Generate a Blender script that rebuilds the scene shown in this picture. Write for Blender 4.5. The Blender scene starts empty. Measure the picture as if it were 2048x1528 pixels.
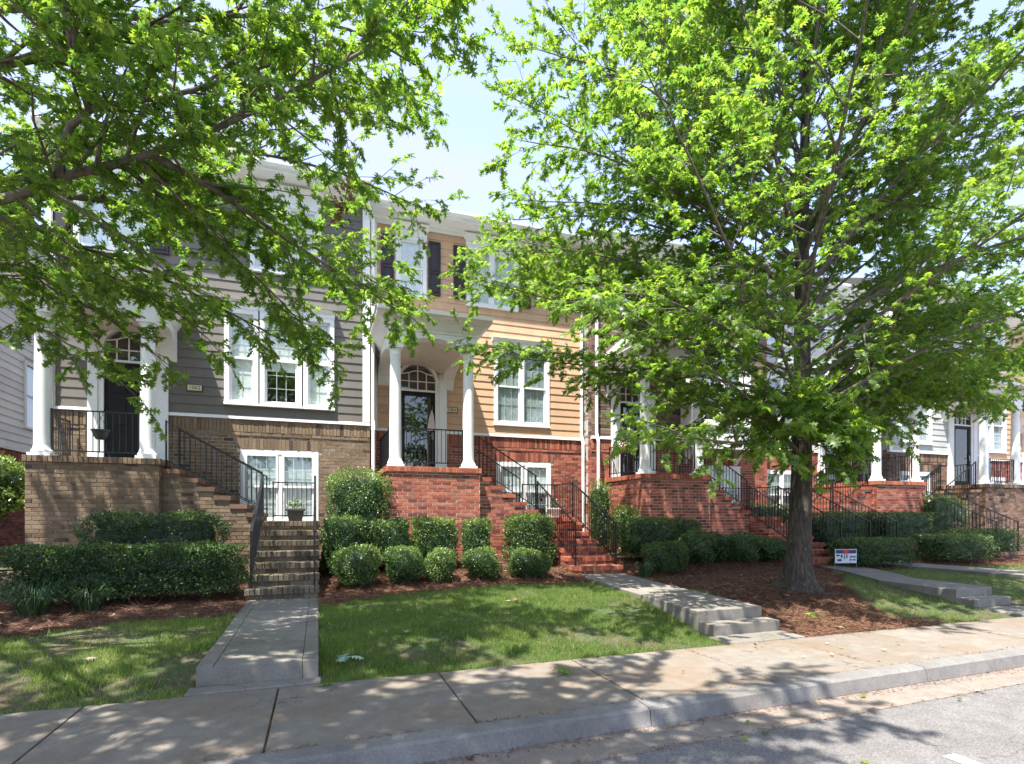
import bpy, math, random
import numpy as np
from mathutils import Vector, Matrix

# ------------------------------------------------------------------ camera, sky, sun, exposure
SC = bpy.context.scene
COL = SC.collection
YAW = math.radians(19.24)
FPX = 1109.0 / 2048.0
EYE = 1.4
cam = bpy.data.cameras.new('camera')
cam.sensor_width = 36.0
cam.lens = FPX * 36.0
cam.shift_y = (1035.0 - 764.0) / 2048.0
cam.clip_end = 2000.0
camo = bpy.data.objects.new('camera', cam)
camo.location = (0, 0, EYE)
camo.rotation_euler = (math.pi / 2, 0, -YAW)
COL.objects.link(camo)
SC.camera = camo

SUN_T = Vector((0.33, 0.27, -1.0)).normalized()          # the way the sunlight travels
SUN_EL = math.asin(-SUN_T.z)
world = bpy.data.worlds.new('World')
SC.world = world
world.use_nodes = True
wn = world.node_tree.nodes
bg = wn['Background']
sky = wn.new('ShaderNodeTexSky')
sky.sky_type = 'NISHITA'
sky.sun_disc = False
sky.sun_elevation = SUN_EL
sky.sun_rotation = math.atan2(-SUN_T.x, -SUN_T.y)
sky.air_density = 1.0
sky.dust_density = 1.0
sky.ozone_density = 4.0
# thin bright summer haze-cloud over the whole dome
wl = world.node_tree.links
tc = wn.new('ShaderNodeTexCoord'); mp = wn.new('ShaderNodeMapping'); mp.inputs['Scale'].default_value = (1.0, 1.0, 2.2)
cn = wn.new('ShaderNodeTexNoise'); cn.inputs['Scale'].default_value = 2.3; cn.inputs['Detail'].default_value = 7.0; cn.inputs['Roughness'].default_value = 0.55
cr_ = wn.new('ShaderNodeValToRGB'); cr_.color_ramp.elements[0].position = 0.42; cr_.color_ramp.elements[1].position = 0.72
cr_.color_ramp.elements[0].color = (0.42, 0.42, 0.42, 1); cr_.color_ramp.elements[1].color = (0.88, 0.88, 0.88, 1)
cm_ = wn.new('ShaderNodeMix'); cm_.data_type = 'RGBA'; cm_.inputs[7].default_value = (1.5, 1.42, 1.85, 1)
wl.new(tc.outputs['Generated'], mp.inputs[0]); wl.new(mp.outputs[0], cn.inputs['Vector']); wl.new(cn.outputs['Fac'], cr_.inputs[0])
wl.new(cr_.outputs[0], cm_.inputs[0]); wl.new(sky.outputs[0], cm_.inputs[6]); wl.new(cm_.outputs[2], bg.inputs[0])
bg.inputs[1].default_value = 0.15
sl = bpy.data.lights.new('sun', 'SUN')
sl.energy = 3.4
sl.angle = math.radians(0.55)
sl.color = (1.0, 0.955, 0.88)
so = bpy.data.objects.new('sun', sl)
so.rotation_euler = SUN_T.to_track_quat('-Z', 'Y').to_euler()
so.location = (-6, -6, 20)
COL.objects.link(so)
SC.view_settings.view_transform = 'Standard'
SC.view_settings.look = 'None'
SC.view_settings.exposure = 2.1
SC.view_settings.gamma = 1.0
SC.cycles.use_denoising = True
SC.cycles.max_bounces = 8
SC.cycles.diffuse_bounces = 4
SC.cycles.glossy_bounces = 3
SC.cycles.transmission_bounces = 6
SC.cycles.transparent_max_bounces = 12
SC.cycles.sample_clamp_indirect = 6.0

R = random.Random(7)
NP = np.random.default_rng(11)

# ------------------------------------------------------------------ helpers
def ray(px):                      # photograph column -> X/Y slope on the ground plan
    return math.tan(YAW + math.atan((px - 1024.0) / 1109.0))
def at(px, py, Y):                # a point of the place at distance Y from the camera's wall-parallel plane
    X = ray(px) * Y
    d = X * math.sin(YAW) + Y * math.cos(YAW)
    return Vector((X, Y, EYE + (1035.0 - py) * d / 1109.0))
def sm(t):
    t = max(0.0, min(1.0, t))
    return t * t * (3 - 2 * t)

def tag(o, label=None, cat=None, group=None, kind=None):
    if label: o['label'] = label
    if cat: o['category'] = cat
    if group: o['group'] = group
    if kind: o['kind'] = kind
    return o
def thing(name, label, cat, loc, group=None):
    o = bpy.data.objects.new(name, None)
    o.location = loc
    o.empty_display_size = 0.2
    COL.objects.link(o)
    return tag(o, label, cat, group)
def adopt(o, parent):
    if parent is not None:
        o.parent = parent
        if parent.type == 'EMPTY':
            o.matrix_parent_inverse = Matrix.Translation(parent.location).inverted()
        else:
            o.matrix_parent_inverse = Matrix.Translation(parent.location).inverted() if parent.location.length > 0 else Matrix()
    return o

class MB:
    def __init__(s):
        s.v = []; s.f = []; s.a = []
    def add(s, vs, fs, r=0.5):
        n = len(s.v)
        s.v.extend([tuple(p) for p in vs]); s.a.extend([r] * len(vs))
        s.f.extend([tuple(i + n for i in f) for f in fs])
    def box(s, x0, x1, y0, y1, z0, z1, r=0.5):
        s.add([(x0,y0,z0),(x1,y0,z0),(x1,y1,z0),(x0,y1,z0),(x0,y0,z1),(x1,y0,z1),(x1,y1,z1),(x0,y1,z1)],
              [(0,3,2,1),(4,5,6,7),(0,1,5,4),(1,2,6,5),(2,3,7,6),(3,0,4,7)], r)
    def quad(s, a, b, c, d, r=0.5):
        s.add([a, b, c, d], [(0, 1, 2, 3)], r)
    def prism(s, poly, axis, a, b, r=0.5):
        """poly: list of 2-D points, extruded along axis 'x','y' or 'z' from a to b"""
        def P(p, t):
            return {'x': (t, p[0], p[1]), 'y': (p[0], t, p[1]), 'z': (p[0], p[1], t)}[axis]
        n = len(poly)
        vs = [P(p, a) for p in poly] + [P(p, b) for p in poly]
        fs = [tuple(range(n)), tuple(range(2 * n - 1, n - 1, -1))]
        fs += [(i, i + n, (i + 1) % n + n, (i + 1) % n) for i in range(n)]
        s.add(vs, fs, r)
    def tube(s, pts, rad, n=8, r=0.5, cap=True):
        pts = [Vector(p) for p in pts]
        if not isinstance(rad, (list, tuple)): rad = [rad] * len(pts)
        base = len(s.v)
        up = Vector((0.31, 0.17, 0.93))
        for i, p in enumerate(pts):
            d = (pts[min(i + 1, len(pts) - 1)] - pts[max(i - 1, 0)]).normalized()
            u = d.cross(up)
            if u.length < 1e-3: u = d.cross(Vector((1, 0, 0)))
            u.normalize(); w = d.cross(u)
            up = -u.cross(d) if False else up
            for k in range(n):
                t = 2 * math.pi * k / n
                q = p + (u * math.cos(t) + w * math.sin(t)) * rad[i]
                s.v.append((q.x, q.y, q.z)); s.a.append(r)
        for i in range(len(pts) - 1):
            for k in range(n):
                a = base + i * n + k; b = base + i * n + (k + 1) % n
                s.f.append((a, b, b + n, a + n))
        if cap:
            s.f.append(tuple(base + k for k in range(n - 1, -1, -1)))
            s.f.append(tuple(base + (len(pts) - 1) * n + k for k in range(n)))
    def lathe(s, cx, cy, prof, n=24, r=0.5):
        base = len(s.v)
        for (rr, z) in prof:
            for k in range(n):
                t = 2 * math.pi * k / n
                s.v.append((cx + rr * math.cos(t), cy + rr * math.sin(t), z)); s.a.append(r)
        for i in range(len(prof) - 1):
            for k in range(n):
                a = base + i * n + k; b = base + i * n + (k + 1) % n
                s.f.append((a, b, b + n, a + n))
        s.f.append(tuple(base + k for k in range(n - 1, -1, -1)))
        s.f.append(tuple(base + (len(prof) - 1) * n + k for k in range(n)))
    def mesh(s, name, mat, smooth=False):
        me = bpy.data.meshes.new(name)
        me.from_pydata(s.v, [], s.f)
        at_ = me.attributes.new('rnd', 'FLOAT', 'POINT')
        at_.data.foreach_set('value', s.a)
        me.materials.append(mat)
        if smooth:
            me.polygons.foreach_set('use_smooth', [True] * len(me.polygons))
        me.update()
        return me
    def build(s, name, mat, parent=None, smooth=False, bevel=0.0):
        o = bpy.data.objects.new(name, s.mesh(name, mat, smooth))
        COL.objects.link(o)
        if bevel:
            m = o.modifiers.new('edge', 'BEVEL'); m.width = bevel; m.segments = 2; m.limit_method = 'ANGLE'
        return adopt(o, parent)

def np_mesh(name, V, tri, rnd, mat):
    """big triangle soups from numpy arrays; rnd is per vertex"""
    me = bpy.data.meshes.new(name)
    me.vertices.add(len(V)); me.vertices.foreach_set('co', V.astype(np.float32).ravel())
    n = len(tri)
    me.loops.add(n * 3); me.loops.foreach_set('vertex_index', tri.astype(np.int32).ravel())
    me.polygons.add(n)
    me.polygons.foreach_set('loop_start', np.arange(0, n * 3, 3, dtype=np.int32))
    me.polygons.foreach_set('loop_total', np.full(n, 3, dtype=np.int32))
    a = me.attributes.new('rnd', 'FLOAT', 'POINT')
    a.data.foreach_set('value', rnd.astype(np.float32).ravel())
    me.materials.append(mat)
    me.update()
    return me
def np_obj(name, V, tri, rnd, mat, parent=None):
    o = bpy.data.objects.new(name, np_mesh(name, V, tri, rnd, mat))
    COL.objects.link(o)
    return adopt(o, parent)

# ------------------------------------------------------------------ materials
class NT:
    def __init__(s, name):
        s.m = bpy.data.materials.new(name); s.m.use_nodes = True
        s.t = s.m.node_tree; s.n = s.t.nodes; s.p = s.n['Principled BSDF']
        s.out = s.n['Material Output']
    def l(s, a, b): s.t.links.new(a, b)
    def node(s, k, **kw):
        x = s.n.new(k)
        for a, b in kw.items(): setattr(x, a, b)
        return x
    def coord(s, kind='Object'):
        if kind == 'Position':
            return s.node('ShaderNodeNewGeometry').outputs['Position']
        return s.node('ShaderNodeTexCoord').outputs[kind]
    def noise(s, scale, detail=4.0, rough=0.55, vec=None, stretch=None):
        v = vec if vec is not None else s.coord('Position')
        if stretch:
            mp = s.node('ShaderNodeMapping'); mp.inputs['Scale'].default_value = stretch
            s.l(v, mp.inputs['Vector']); v = mp.outputs[0]
        x = s.node('ShaderNodeTexNoise'); x.inputs['Scale'].default_value = scale
        x.inputs['Detail'].default_value = detail; x.inputs['Roughness'].default_value = rough
        s.l(v, x.inputs['Vector']); return x.outputs['Fac']
    def ramp(s, fac, stops, interp='LINEAR'):
        x = s.node('ShaderNodeValToRGB'); x.color_ramp.interpolation = interp
        e = x.color_ramp.elements
        while len(e) < len(stops): e.new(0.5)
        for el, (p, c) in zip(e, stops):
            el.position = p; el.color = (c[0], c[1], c[2], 1) if len(c) == 3 else c
        s.l(fac, x.inputs[0]); return x.outputs[0]
    def mix(s, fac, a, b, mode='MIX'):
        x = s.node('ShaderNodeMix'); x.data_type = 'RGBA'; x.blend_type = mode
        for sock, val in ((x.inputs[0], fac), (x.inputs[6], a), (x.inputs[7], b)):
            if isinstance(val, (int, float)): sock.default_value = val
            elif isinstance(val, tuple): sock.default_value = (val[0], val[1], val[2], 1)
            else: s.l(val, sock)
        return x.outputs[2]
    def attr(s, name='rnd'):
        x = s.node('ShaderNodeAttribute'); x.attribute_name = name; return x.outputs['Fac']
    def math(s, op, a, b=None):
        x = s.node('ShaderNodeMath'); x.operation = op
        for i, val in enumerate((a, b)):
            if val is None: continue
            if isinstance(val, (int, float)): x.inputs[i].default_value = val
            else: s.l(val, x.inputs[i])
        return x.outputs[0]
    def bump(s, h, strength=0.3, dist=0.01):
        b = s.node('ShaderNodeBump'); b.inputs['Strength'].default_value = strength
        b.inputs['Distance'].default_value = dist
        s.l(h, b.inputs['Height']); s.l(b.outputs[0], s.p.inputs['Normal']); return b
    def color(s, c):
        if isinstance(c, tuple): s.p.inputs['Base Color'].default_value = (c[0], c[1], c[2], 1)
        else: s.l(c, s.p.inputs['Base Color'])
    def rough(s, r):
        if isinstance(r, (int, float)): s.p.inputs['Roughness'].default_value = r
        else: s.l(r, s.p.inputs['Roughness'])

def m_brick(name, stops, rough=0.85):
    t = NT(name)
    c = t.ramp(t.attr(), stops)
    n = t.noise(38, 5, 0.65)
    c = t.mix(0.55, c, t.ramp(n, [(0.25, (0.35, 0.35, 0.35)), (0.75, (1.25, 1.22, 1.2))]), 'MULTIPLY')
    big = t.noise(1.3, 4, 0.6)
    c = t.mix(0.35, c, t.ramp(big, [(0.3, (0.55, 0.53, 0.5)), (0.7, (1.12, 1.1, 1.08))]), 'MULTIPLY')
    t.color(c); t.rough(rough)
    t.bump(t.noise(55, 6, 0.7), 0.9, 0.012)
    return t.m
def m_plain(name, col, rough=0.6, var=0.15, scale=6.0, bump=0.0, bscale=60, metal=0.0, spec=0.5):
    t = NT(name)
    n = t.noise(scale, 5, 0.6)
    lo = tuple(c * (1 - var) for c in col); hi = tuple(min(1, c * (1 + var * 0.6)) for c in col)
    t.color(t.ramp(n, [(0.3, lo), (0.7, hi)])); t.rough(rough)
    t.p.inputs['Metallic'].default_value = metal
    t.p.inputs['Specular IOR Level'].default_value = spec
    if bump: t.bump(t.noise(bscale, 4, 0.6), bump, 0.004)
    return t.m
def m_siding(name, col):
    t = NT(name)
    a = t.attr()
    c = t.ramp(a, [(0.0, tuple(x * 0.9 for x in col)), (1.0, tuple(min(1, x * 1.08) for x in col))])
    g = t.noise(5, 5, 0.65, stretch=(1.5, 8, 22))
    c = t.mix(0.4, c, t.ramp(g, [(0.3, (0.78, 0.77, 0.75)), (0.7, (1.08, 1.08, 1.08))]), 'MULTIPLY')
    st = t.noise(1.1, 4, 0.6, stretch=(2.5, 1, 0.5))
    c = t.mix(0.3, c, t.ramp(st, [(0.35, (0.72, 0.71, 0.68)), (0.6, (1.05, 1.05, 1.05))]), 'MULTIPLY')
    t.color(c); t.rough(0.55)
    t.bump(t.noise(9, 5, 0.6, stretch=(1.2, 8, 30)), 0.25, 0.004)
    return t.m
def m_paint(name, col=(0.78, 0.79, 0.78), rough=0.45):
    t = NT(name)
    n = t.noise(2.2, 5, 0.65)
    c = t.mix(0.5, col, t.ramp(n, [(0.3, (0.82, 0.82, 0.79)), (0.65, (1.04, 1.04, 1.04))]), 'MULTIPLY')
    t.color(c); t.rough(rough); t.bump(t.noise(25, 3, 0.5), 0.05, 0.003)
    return t.m
def m_concrete(name, col, stain=(0.35, 0.27, 0.19), amount=0.35, fine=0.35):
    t = NT(name)
    n1 = t.noise(1.1, 6, 0.65); n2 = t.noise(75, 4, 0.75); n3 = t.noise(7, 5, 0.6)
    c = t.ramp(n3, [(0.3, tuple(x * 0.78 for x in col)), (0.7, tuple(x * 1.1 for x in col))])
    c = t.mix(t.math('MULTIPLY', t.ramp(n1, [(0.42, (0, 0, 0)), (0.72, (1, 1, 1))]), amount), c, stain)
    c = t.mix(fine, c, t.ramp(n2, [(0.32, (0.35, 0.35, 0.35)), (0.68, (1.5, 1.5, 1.5))]), 'MULTIPLY')
    c = t.mix(0.25, c, t.ramp(t.attr(), [(0, (0.8, 0.8, 0.8)), (1, (1.12, 1.11, 1.08))]), 'MULTIPLY')
    vo = t.node('ShaderNodeTexVoronoi'); vo.feature = 'DISTANCE_TO_EDGE'; vo.inputs['Scale'].default_value = 0.62
    wv = t.node('ShaderNodeVectorMath'); wv.operation = 'ADD'
    nz = t.node('ShaderNodeTexNoise'); nz.inputs['Scale'].default_value = 4.0; nz.inputs['Detail'].default_value = 6.0
    sc_ = t.node('ShaderNodeVectorMath'); sc_.operation = 'SCALE'; sc_.inputs['Scale'].default_value = 0.5
    po = t.coord('Position'); t.l(po, nz.inputs['Vector']); t.l(nz.outputs['Color'], sc_.inputs[0]); t.l(po, wv.inputs[0]); t.l(sc_.outputs[0], wv.inputs[1]); t.l(wv.outputs[0], vo.inputs['Vector'])
    crack = t.ramp(vo.outputs['Distance'], [(0.0, (1, 1, 1)), (0.006, (0, 0, 0))])
    gate = t.ramp(t.noise(0.8, 2), [(0.5, (0, 0, 0)), (0.56, (1, 1, 1))])
    c = t.mix(t.math('MULTIPLY', t.math('MULTIPLY', crack, gate), 0.75), c, (0.05, 0.045, 0.038))
    spot = t.noise(17, 4, 0.7)
    c = t.mix(t.math('MULTIPLY', t.ramp(spot, [(0.62, (0, 0, 0)), (0.72, (1, 1, 1))]), 0.45), c, tuple(x * 0.45 for x in col))
    t.color(c); t.rough(0.9)
    t.bump(n2, 0.35, 0.004)
    return t.m
def m_leaf(name, stops, trans, tcol, rough=0.42, spec=0.5):
    t = NT(name)
    c = t.ramp(t.attr(), stops)
    c = t.mix(0.3, c, t.ramp(t.noise(3.0, 3), [(0.3, (0.75, 0.8, 0.7)), (0.7, (1.15, 1.12, 1.1))]), 'MULTIPLY')
    oi = t.node('ShaderNodeObjectInfo')
    c = t.mix(0.55, c, t.ramp(oi.outputs['Random'], [(0.0, (0.7, 0.8, 0.75)), (0.5, (1, 1, 1)), (1.0, (1.3, 1.18, 1.0))]), 'MULTIPLY')
    t.color(c); t.rough(rough); t.p.inputs['Specular IOR Level'].default_value = spec
    tr = t.node('ShaderNodeBsdfTranslucent')
    t.l(t.mix(1.0, c, tcol, 'MULTIPLY'), tr.inputs[0])
    mx = t.node('ShaderNodeMixShader'); mx.inputs[0].default_value = trans
    t.l(t.p.outputs[0], mx.inputs[1]); t.l(tr.outputs[0], mx.inputs[2]); t.l(mx.outputs[0], t.out.inputs[0])
    return t.m
def m_glass(name, tint=(0.9, 0.95, 0.93)):
    t = NT(name)
    t.n.remove(t.p)
    tr = t.node('ShaderNodeBsdfTransparent'); tr.inputs[0].default_value = (*tint, 1)
    gl = t.node('ShaderNodeBsdfGlossy'); gl.inputs['Roughness'].default_value = 0.015
    ge = t.node('ShaderNodeNewGeometry'); dt = t.node('ShaderNodeVectorMath'); dt.operation = 'DOT_PRODUCT'
    t.l(ge.outputs['Normal'], dt.inputs[0]); t.l(ge.outputs['Incoming'], dt.inputs[1])
    # Schlick reflectance of a two-surface pane, the same from both sides
    f = t.math('ADD', t.math('MULTIPLY', t.math('POWER', t.math('SUBTRACT', 1.0, t.math('ABSOLUTE', dt.outputs['Value'])), 4.0), 0.85), 0.15)
    wob = t.node('ShaderNodeBump'); wob.inputs['Strength'].default_value = 0.02; wob.inputs['Distance'].default_value = 0.02
    t.l(t.noise(2.2, 2), wob.inputs['Height']); t.l(wob.outputs[0], gl.inputs['Normal'])
    mx = t.node('ShaderNodeMixShader')
    t.l(f, mx.inputs[0]); t.l(tr.outputs[0], mx.inputs[1]); t.l(gl.outputs[0], mx.inputs[2])
    t.l(mx.outputs[0], t.out.inputs[0])
    return t.m

M = {}
M['tan_brick'] = m_brick('tan_brick', [(0.0, (0.06, 0.042, 0.03)), (0.05, (0.095, 0.065, 0.045)), (0.09, (0.165, 0.112, 0.066)), (0.5, (0.225, 0.158, 0.096)), (0.8, (0.28, 0.2, 0.125)), (1.0, (0.2, 0.145, 0.088))])  # tones darkened to carry the tree shade over 1062
M['red_brick'] = m_brick('red_brick', [(0.0, (0.14, 0.042, 0.028)), (0.3, (0.29, 0.076, 0.046)), (0.6, (0.4, 0.118, 0.07)), (0.85, (0.48, 0.17, 0.105)), (1.0, (0.34, 0.13, 0.082))])
M['orange_brick'] = m_brick('orange_brick', [(0.0, (0.3, 0.075, 0.04)), (0.5, (0.43, 0.125, 0.07)), (1.0, (0.5, 0.18, 0.1))])
M['brown_brick'] = m_brick('brown_brick', [(0.0, (0.06, 0.04, 0.03)), (0.3, (0.16, 0.095, 0.06)), (0.7, (0.26, 0.155, 0.1)), (1.0, (0.34, 0.22, 0.15))])
M['stone'] = m_brick('stacked_stone', [(0.0, (0.07, 0.05, 0.045)), (0.3, (0.17, 0.115, 0.09)), (0.6, (0.25, 0.17, 0.13)), (0.85, (0.3, 0.24, 0.2)), (1.0, (0.2, 0.12, 0.085))])
M['step_brick'] = m_brick('olive_step_brick', [(0.0, (0.075, 0.062, 0.042)), (0.5, (0.14, 0.115, 0.078)), (1.0, (0.2, 0.165, 0.115))])  # dark olive tones, deeper than the tan brick
M['mortar'] = m_plain('mortar', (0.52, 0.46, 0.39), 0.95, 0.2, 9, 0.4, 80)
M['dark_mortar'] = m_plain('dark_mortar', (0.19, 0.155, 0.115), 0.95, 0.25, 9, 0.4, 80)
M['siding_olive'] = m_siding('olive_siding', (0.135, 0.122, 0.102))
M['siding_tan'] = m_siding('tan_siding', (0.57, 0.365, 0.225))
M['siding_grey'] = m_siding('grey_siding', (0.45, 0.46, 0.45))
M['siding_pale'] = m_siding('pale_siding', (0.84, 0.85, 0.86))
M['paint'] = m_paint('white_paint')
M['ceiling'] = m_paint('warm_bounce_ceiling', (0.7, 0.64, 0.57), 0.6)  # white ceiling with warm bounced light mixed into its tint
M['shutter'] = m_plain('shutter_paint', (0.022, 0.015, 0.017), 0.45, 0.2, 12)
M['door'] = m_plain('door_paint', (0.009, 0.009, 0.01), 0.5, 0.3, 8, spec=0.25)
M['iron'] = m_plain('black_iron', (0.008, 0.008, 0.01), 0.35, 0.3, 20, 0.1, 90, 0.0, 0.4)
M['glass'] = m_glass('window_glass')
M['glass_dark'] = m_glass('storm_glass', (0.45, 0.47, 0.45))
M['blind'] = m_plain('blind_vinyl', (0.58, 0.65, 0.64), 0.5, 0.08, 4)
M['curtain'] = m_plain('shade_cloth', (0.78, 0.79, 0.79), 0.7, 0.1, 5)
M['room'] = m_plain('painted_dim_room', (0.06, 0.055, 0.05), 0.9, 0.3, 2)  # unlit interior put into a dark wall colour
M['roof'] = m_plain('roof_shingle', (0.09, 0.085, 0.08), 0.95, 0.35, 14, 0.5, 40)
M['porch_roof'] = m_plain('porch_roof_metal', (0.5, 0.51, 0.52), 0.45, 0.1, 5)
M['concrete'] = m_concrete('path_concrete', (0.22, 0.203, 0.175), (0.11, 0.095, 0.07), 0.75, 0.33)
M['walk'] = m_concrete('walk_concrete', (0.2, 0.178, 0.15), (0.165, 0.112, 0.068), 0.9, 0.36)
M['kerb'] = m_concrete('kerb_concrete', (0.2, 0.19, 0.177), (0.1, 0.088, 0.078), 0.9, 0.38)
M['gutter'] = m_concrete('gutter_concrete', (0.215, 0.185, 0.158), (0.24, 0.16, 0.105), 0.6, 0.5)
M['asphalt'] = m_concrete('asphalt', (0.165, 0.155, 0.15), (0.11, 0.1, 0.095), 0.5, 0.9)
M['line'] = m_plain('road_paint', (0.75, 0.75, 0.72), 0.7, 0.2, 20)
M['pot'] = m_plain('plastic_pot', (0.05, 0.042, 0.036), 0.5, 0.2, 10)
M['white_pot'] = m_plain('white_pot', (0.7, 0.68, 0.64), 0.5, 0.15, 10)
M['coir'] = m_plain('coir_liner', (0.3, 0.21, 0.14), 0.95, 0.35, 60, 0.8, 120)
M['green_pot'] = m_plain('green_pot', (0.05, 0.07, 0.06), 0.45, 0.2, 10)
M['plaque'] = m_plain('plaque_cream', (0.62, 0.6, 0.36), 0.5, 0.1, 30)
M['plaque_edge'] = m_plain('plaque_edge', (0.05, 0.045, 0.03), 0.5, 0.1, 30)
M['navy'] = m_plain('sign_navy', (0.012, 0.014, 0.09), 0.45, 0.1, 8)
M['sign_red'] = m_plain('sign_red', (0.5, 0.02, 0.02), 0.45, 0.1, 8)
M['sign_white'] = m_plain('sign_white', (0.55, 0.57, 0.62), 0.45, 0.08, 8)
M['wire'] = m_plain('wire', (0.3, 0.3, 0.3), 0.4, 0.1, 8, metal=0.8)
M['cloth'] = m_plain('flag_cloth', (0.72, 0.62, 0.6), 0.8, 0.15, 14)
M['leaf'] = m_leaf('oak_leaf', [(0.0, (0.055, 0.12, 0.034)), (0.45, (0.135, 0.21, 0.042)), (0.8, (0.2, 0.275, 0.05)), (0.95, (0.28, 0.32, 0.055)), (1.0, (0.3, 0.31, 0.06))], 0.57, (2.3, 2.35, 1.2))
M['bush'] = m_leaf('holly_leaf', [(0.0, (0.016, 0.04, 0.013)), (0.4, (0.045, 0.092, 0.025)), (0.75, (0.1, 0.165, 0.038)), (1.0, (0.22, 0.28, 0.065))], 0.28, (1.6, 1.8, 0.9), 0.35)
M['grass'] = m_leaf('grass_blade', [(0.0, (0.065, 0.115, 0.024)), (0.5, (0.13, 0.205, 0.042)), (0.8, (0.2, 0.255, 0.065)), (1.0, (0.4, 0.36, 0.17))], 0.35, (1.8, 1.9, 1.0), 0.6, 0.3)
M['straw'] = m_leaf('pine_needle', [(0.0, (0.055, 0.031, 0.022)), (0.5, (0.155, 0.08, 0.051)), (0.85, (0.27, 0.148, 0.097)), (1.0, (0.4, 0.3, 0.22))], 0.05, (1, 1, 1), 0.8, 0.2)
M['dry_leaf'] = m_leaf('dry_leaf', [(0.0, (0.12, 0.06, 0.03)), (0.4, (0.3, 0.19, 0.11)), (0.7, (0.45, 0.38, 0.28)), (1.0, (0.5, 0.5, 0.42))], 0.15, (1, 1, 1), 0.7, 0.3)
M['pale_leaf'] = m_leaf('pale_leaf', [(0.0, (0.22, 0.36, 0.27)), (1.0, (0.36, 0.5, 0.4))], 0.15, (1, 1, 1), 0.6, 0.3)
M['blade'] = m_leaf('liriope_blade', [(0.0, (0.02, 0.05, 0.018)), (0.7, (0.05, 0.1, 0.035)), (1.0, (0.14, 0.19, 0.1))], 0.2, (1.4, 1.5, 1), 0.4)
def m_bark():
    t = NT('oak_bark')
    n = t.noise(9, 7, 0.7, stretch=(3.2, 3.2, 0.55)); n2 = t.noise(2.1, 5, 0.6)
    c = t.ramp(n, [(0.34, (0.02, 0.017, 0.014)), (0.55, (0.07, 0.058, 0.046)), (0.72, (0.15, 0.13, 0.105))])
    c = t.mix(0.5, c, t.ramp(n2, [(0.35, (0.55, 0.56, 0.5)), (0.65, (1.2, 1.18, 1.12))]), 'MULTIPLY')
    li = t.noise(26, 3, 0.6)
    c = t.mix(t.ramp(li, [(0.66, (0, 0, 0)), (0.74, (0.7, 0.7, 0.7))]), c, (0.33, 0.33, 0.28))
    t.color(c); t.rough(0.95); t.bump(n, 1.0, 0.03)
    return t.m
M['bark'] = m_bark()
M['limb'] = m_plain('limb_bark', (0.15, 0.125, 0.1), 0.9, 0.45, 14, 0.6, 60)
M['twig'] = m_plain('twig_bark', (0.07, 0.052, 0.04), 0.9, 0.35, 20)
def m_ground():
    t = NT('soil')
    n = t.noise(18, 6, 0.7); n2 = t.noise(2.0, 4, 0.6)
    soil = t.ramp(n, [(0.3, (0.05, 0.038, 0.022)), (0.7, (0.15, 0.12, 0.07))])
    gr = t.ramp(n, [(0.3, (0.03, 0.055, 0.014)), (0.7, (0.075, 0.11, 0.028))])
    lawn = t.mix(t.ramp(n2, [(0.4, (0, 0, 0)), (0.6, (1, 1, 1))]), soil, gr)
    mul = t.ramp(n, [(0.3, (0.045, 0.024, 0.016)), (0.7, (0.14, 0.075, 0.048))])
    t.color(t.mix(t.attr(), lawn, mul)); t.rough(0.95)
    t.bump(t.noise(45, 4, 0.7), 0.8, 0.03)
    return t.m
M['soil'] = m_ground()

# ------------------------------------------------------------------ ground, road, pavement
def kerb_y(x): return 3.45 + 0.033 * max(-12.0, min(x, 16.0))
def walk_y(x): return 4.95 + 0.008 * max(-12.0, min(x, 16.0))
TREE = (7.25, 6.85)
def gz(x, y):
    yb = walk_y(x)
    a = 0.13 + 0.06 * sm(x / 3.0)
    t1 = sm((y - yb) / (1.25 + 1.3 * sm((x - 1.5) / 3.0)))
    z = -0.025 * (1 - t1) + a * t1 + 0.29 * sm((y - 9.2) / 2.9)
    r2 = (x - TREE[0]) ** 2 + (y - TREE[1]) ** 2
    return z + 0.1 * math.exp(-r2 / 1.6)

def poly_in(poly, x, y):
    c = False; j = len(poly) - 1
    for i in range(len(poly)):
        xi, yi = poly[i]; xj, yj = poly[j]
        if (yi > y) != (yj > y) and x < (xj - xi) * (y - yi) / (yj - yi) + xi: c = not c
        j = i
    return c
TREE_BED = [(5.4, 4.97), (7.85, 5.0), (7.45, 5.6), (7.95, 6.4), (8.9, 7.5), (10.3, 8.6), (10.9, 9.6), (11.0, 10.2), (5.9, 10.2), (5.75, 9.0), (5.85, 7.4), (5.6, 6.0)]
def bed_edge(x):          # lawn gives way to pine straw behind this line
    pts = [(-14, 6.6), (-3.2, 7.1), (-2.3, 7.75), (-1.0, 7.95), (0.0, 8.3), (1.2, 9.0), (3.0, 9.3), (4.7, 9.1), (5.9, 9.4), (9.5, 9.2), (11.3, 9.3), (13.2, 9.1), (30, 9.0)]
    for (a, b), (c, d) in zip(pts, pts[1:]):
        if a <= x <= c: return b + (d - b) * (x - a) / (c - a)
    return 9.0
def in_bed(x, y):
    w = 0.06 * math.sin(x * 9.0 + y * 3) + 0.05 * math.sin(x * 23.0 - y * 17)
    return y + w > bed_edge(x) or poly_in(TREE_BED, x + w, y + 0.6 * w)

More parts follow.
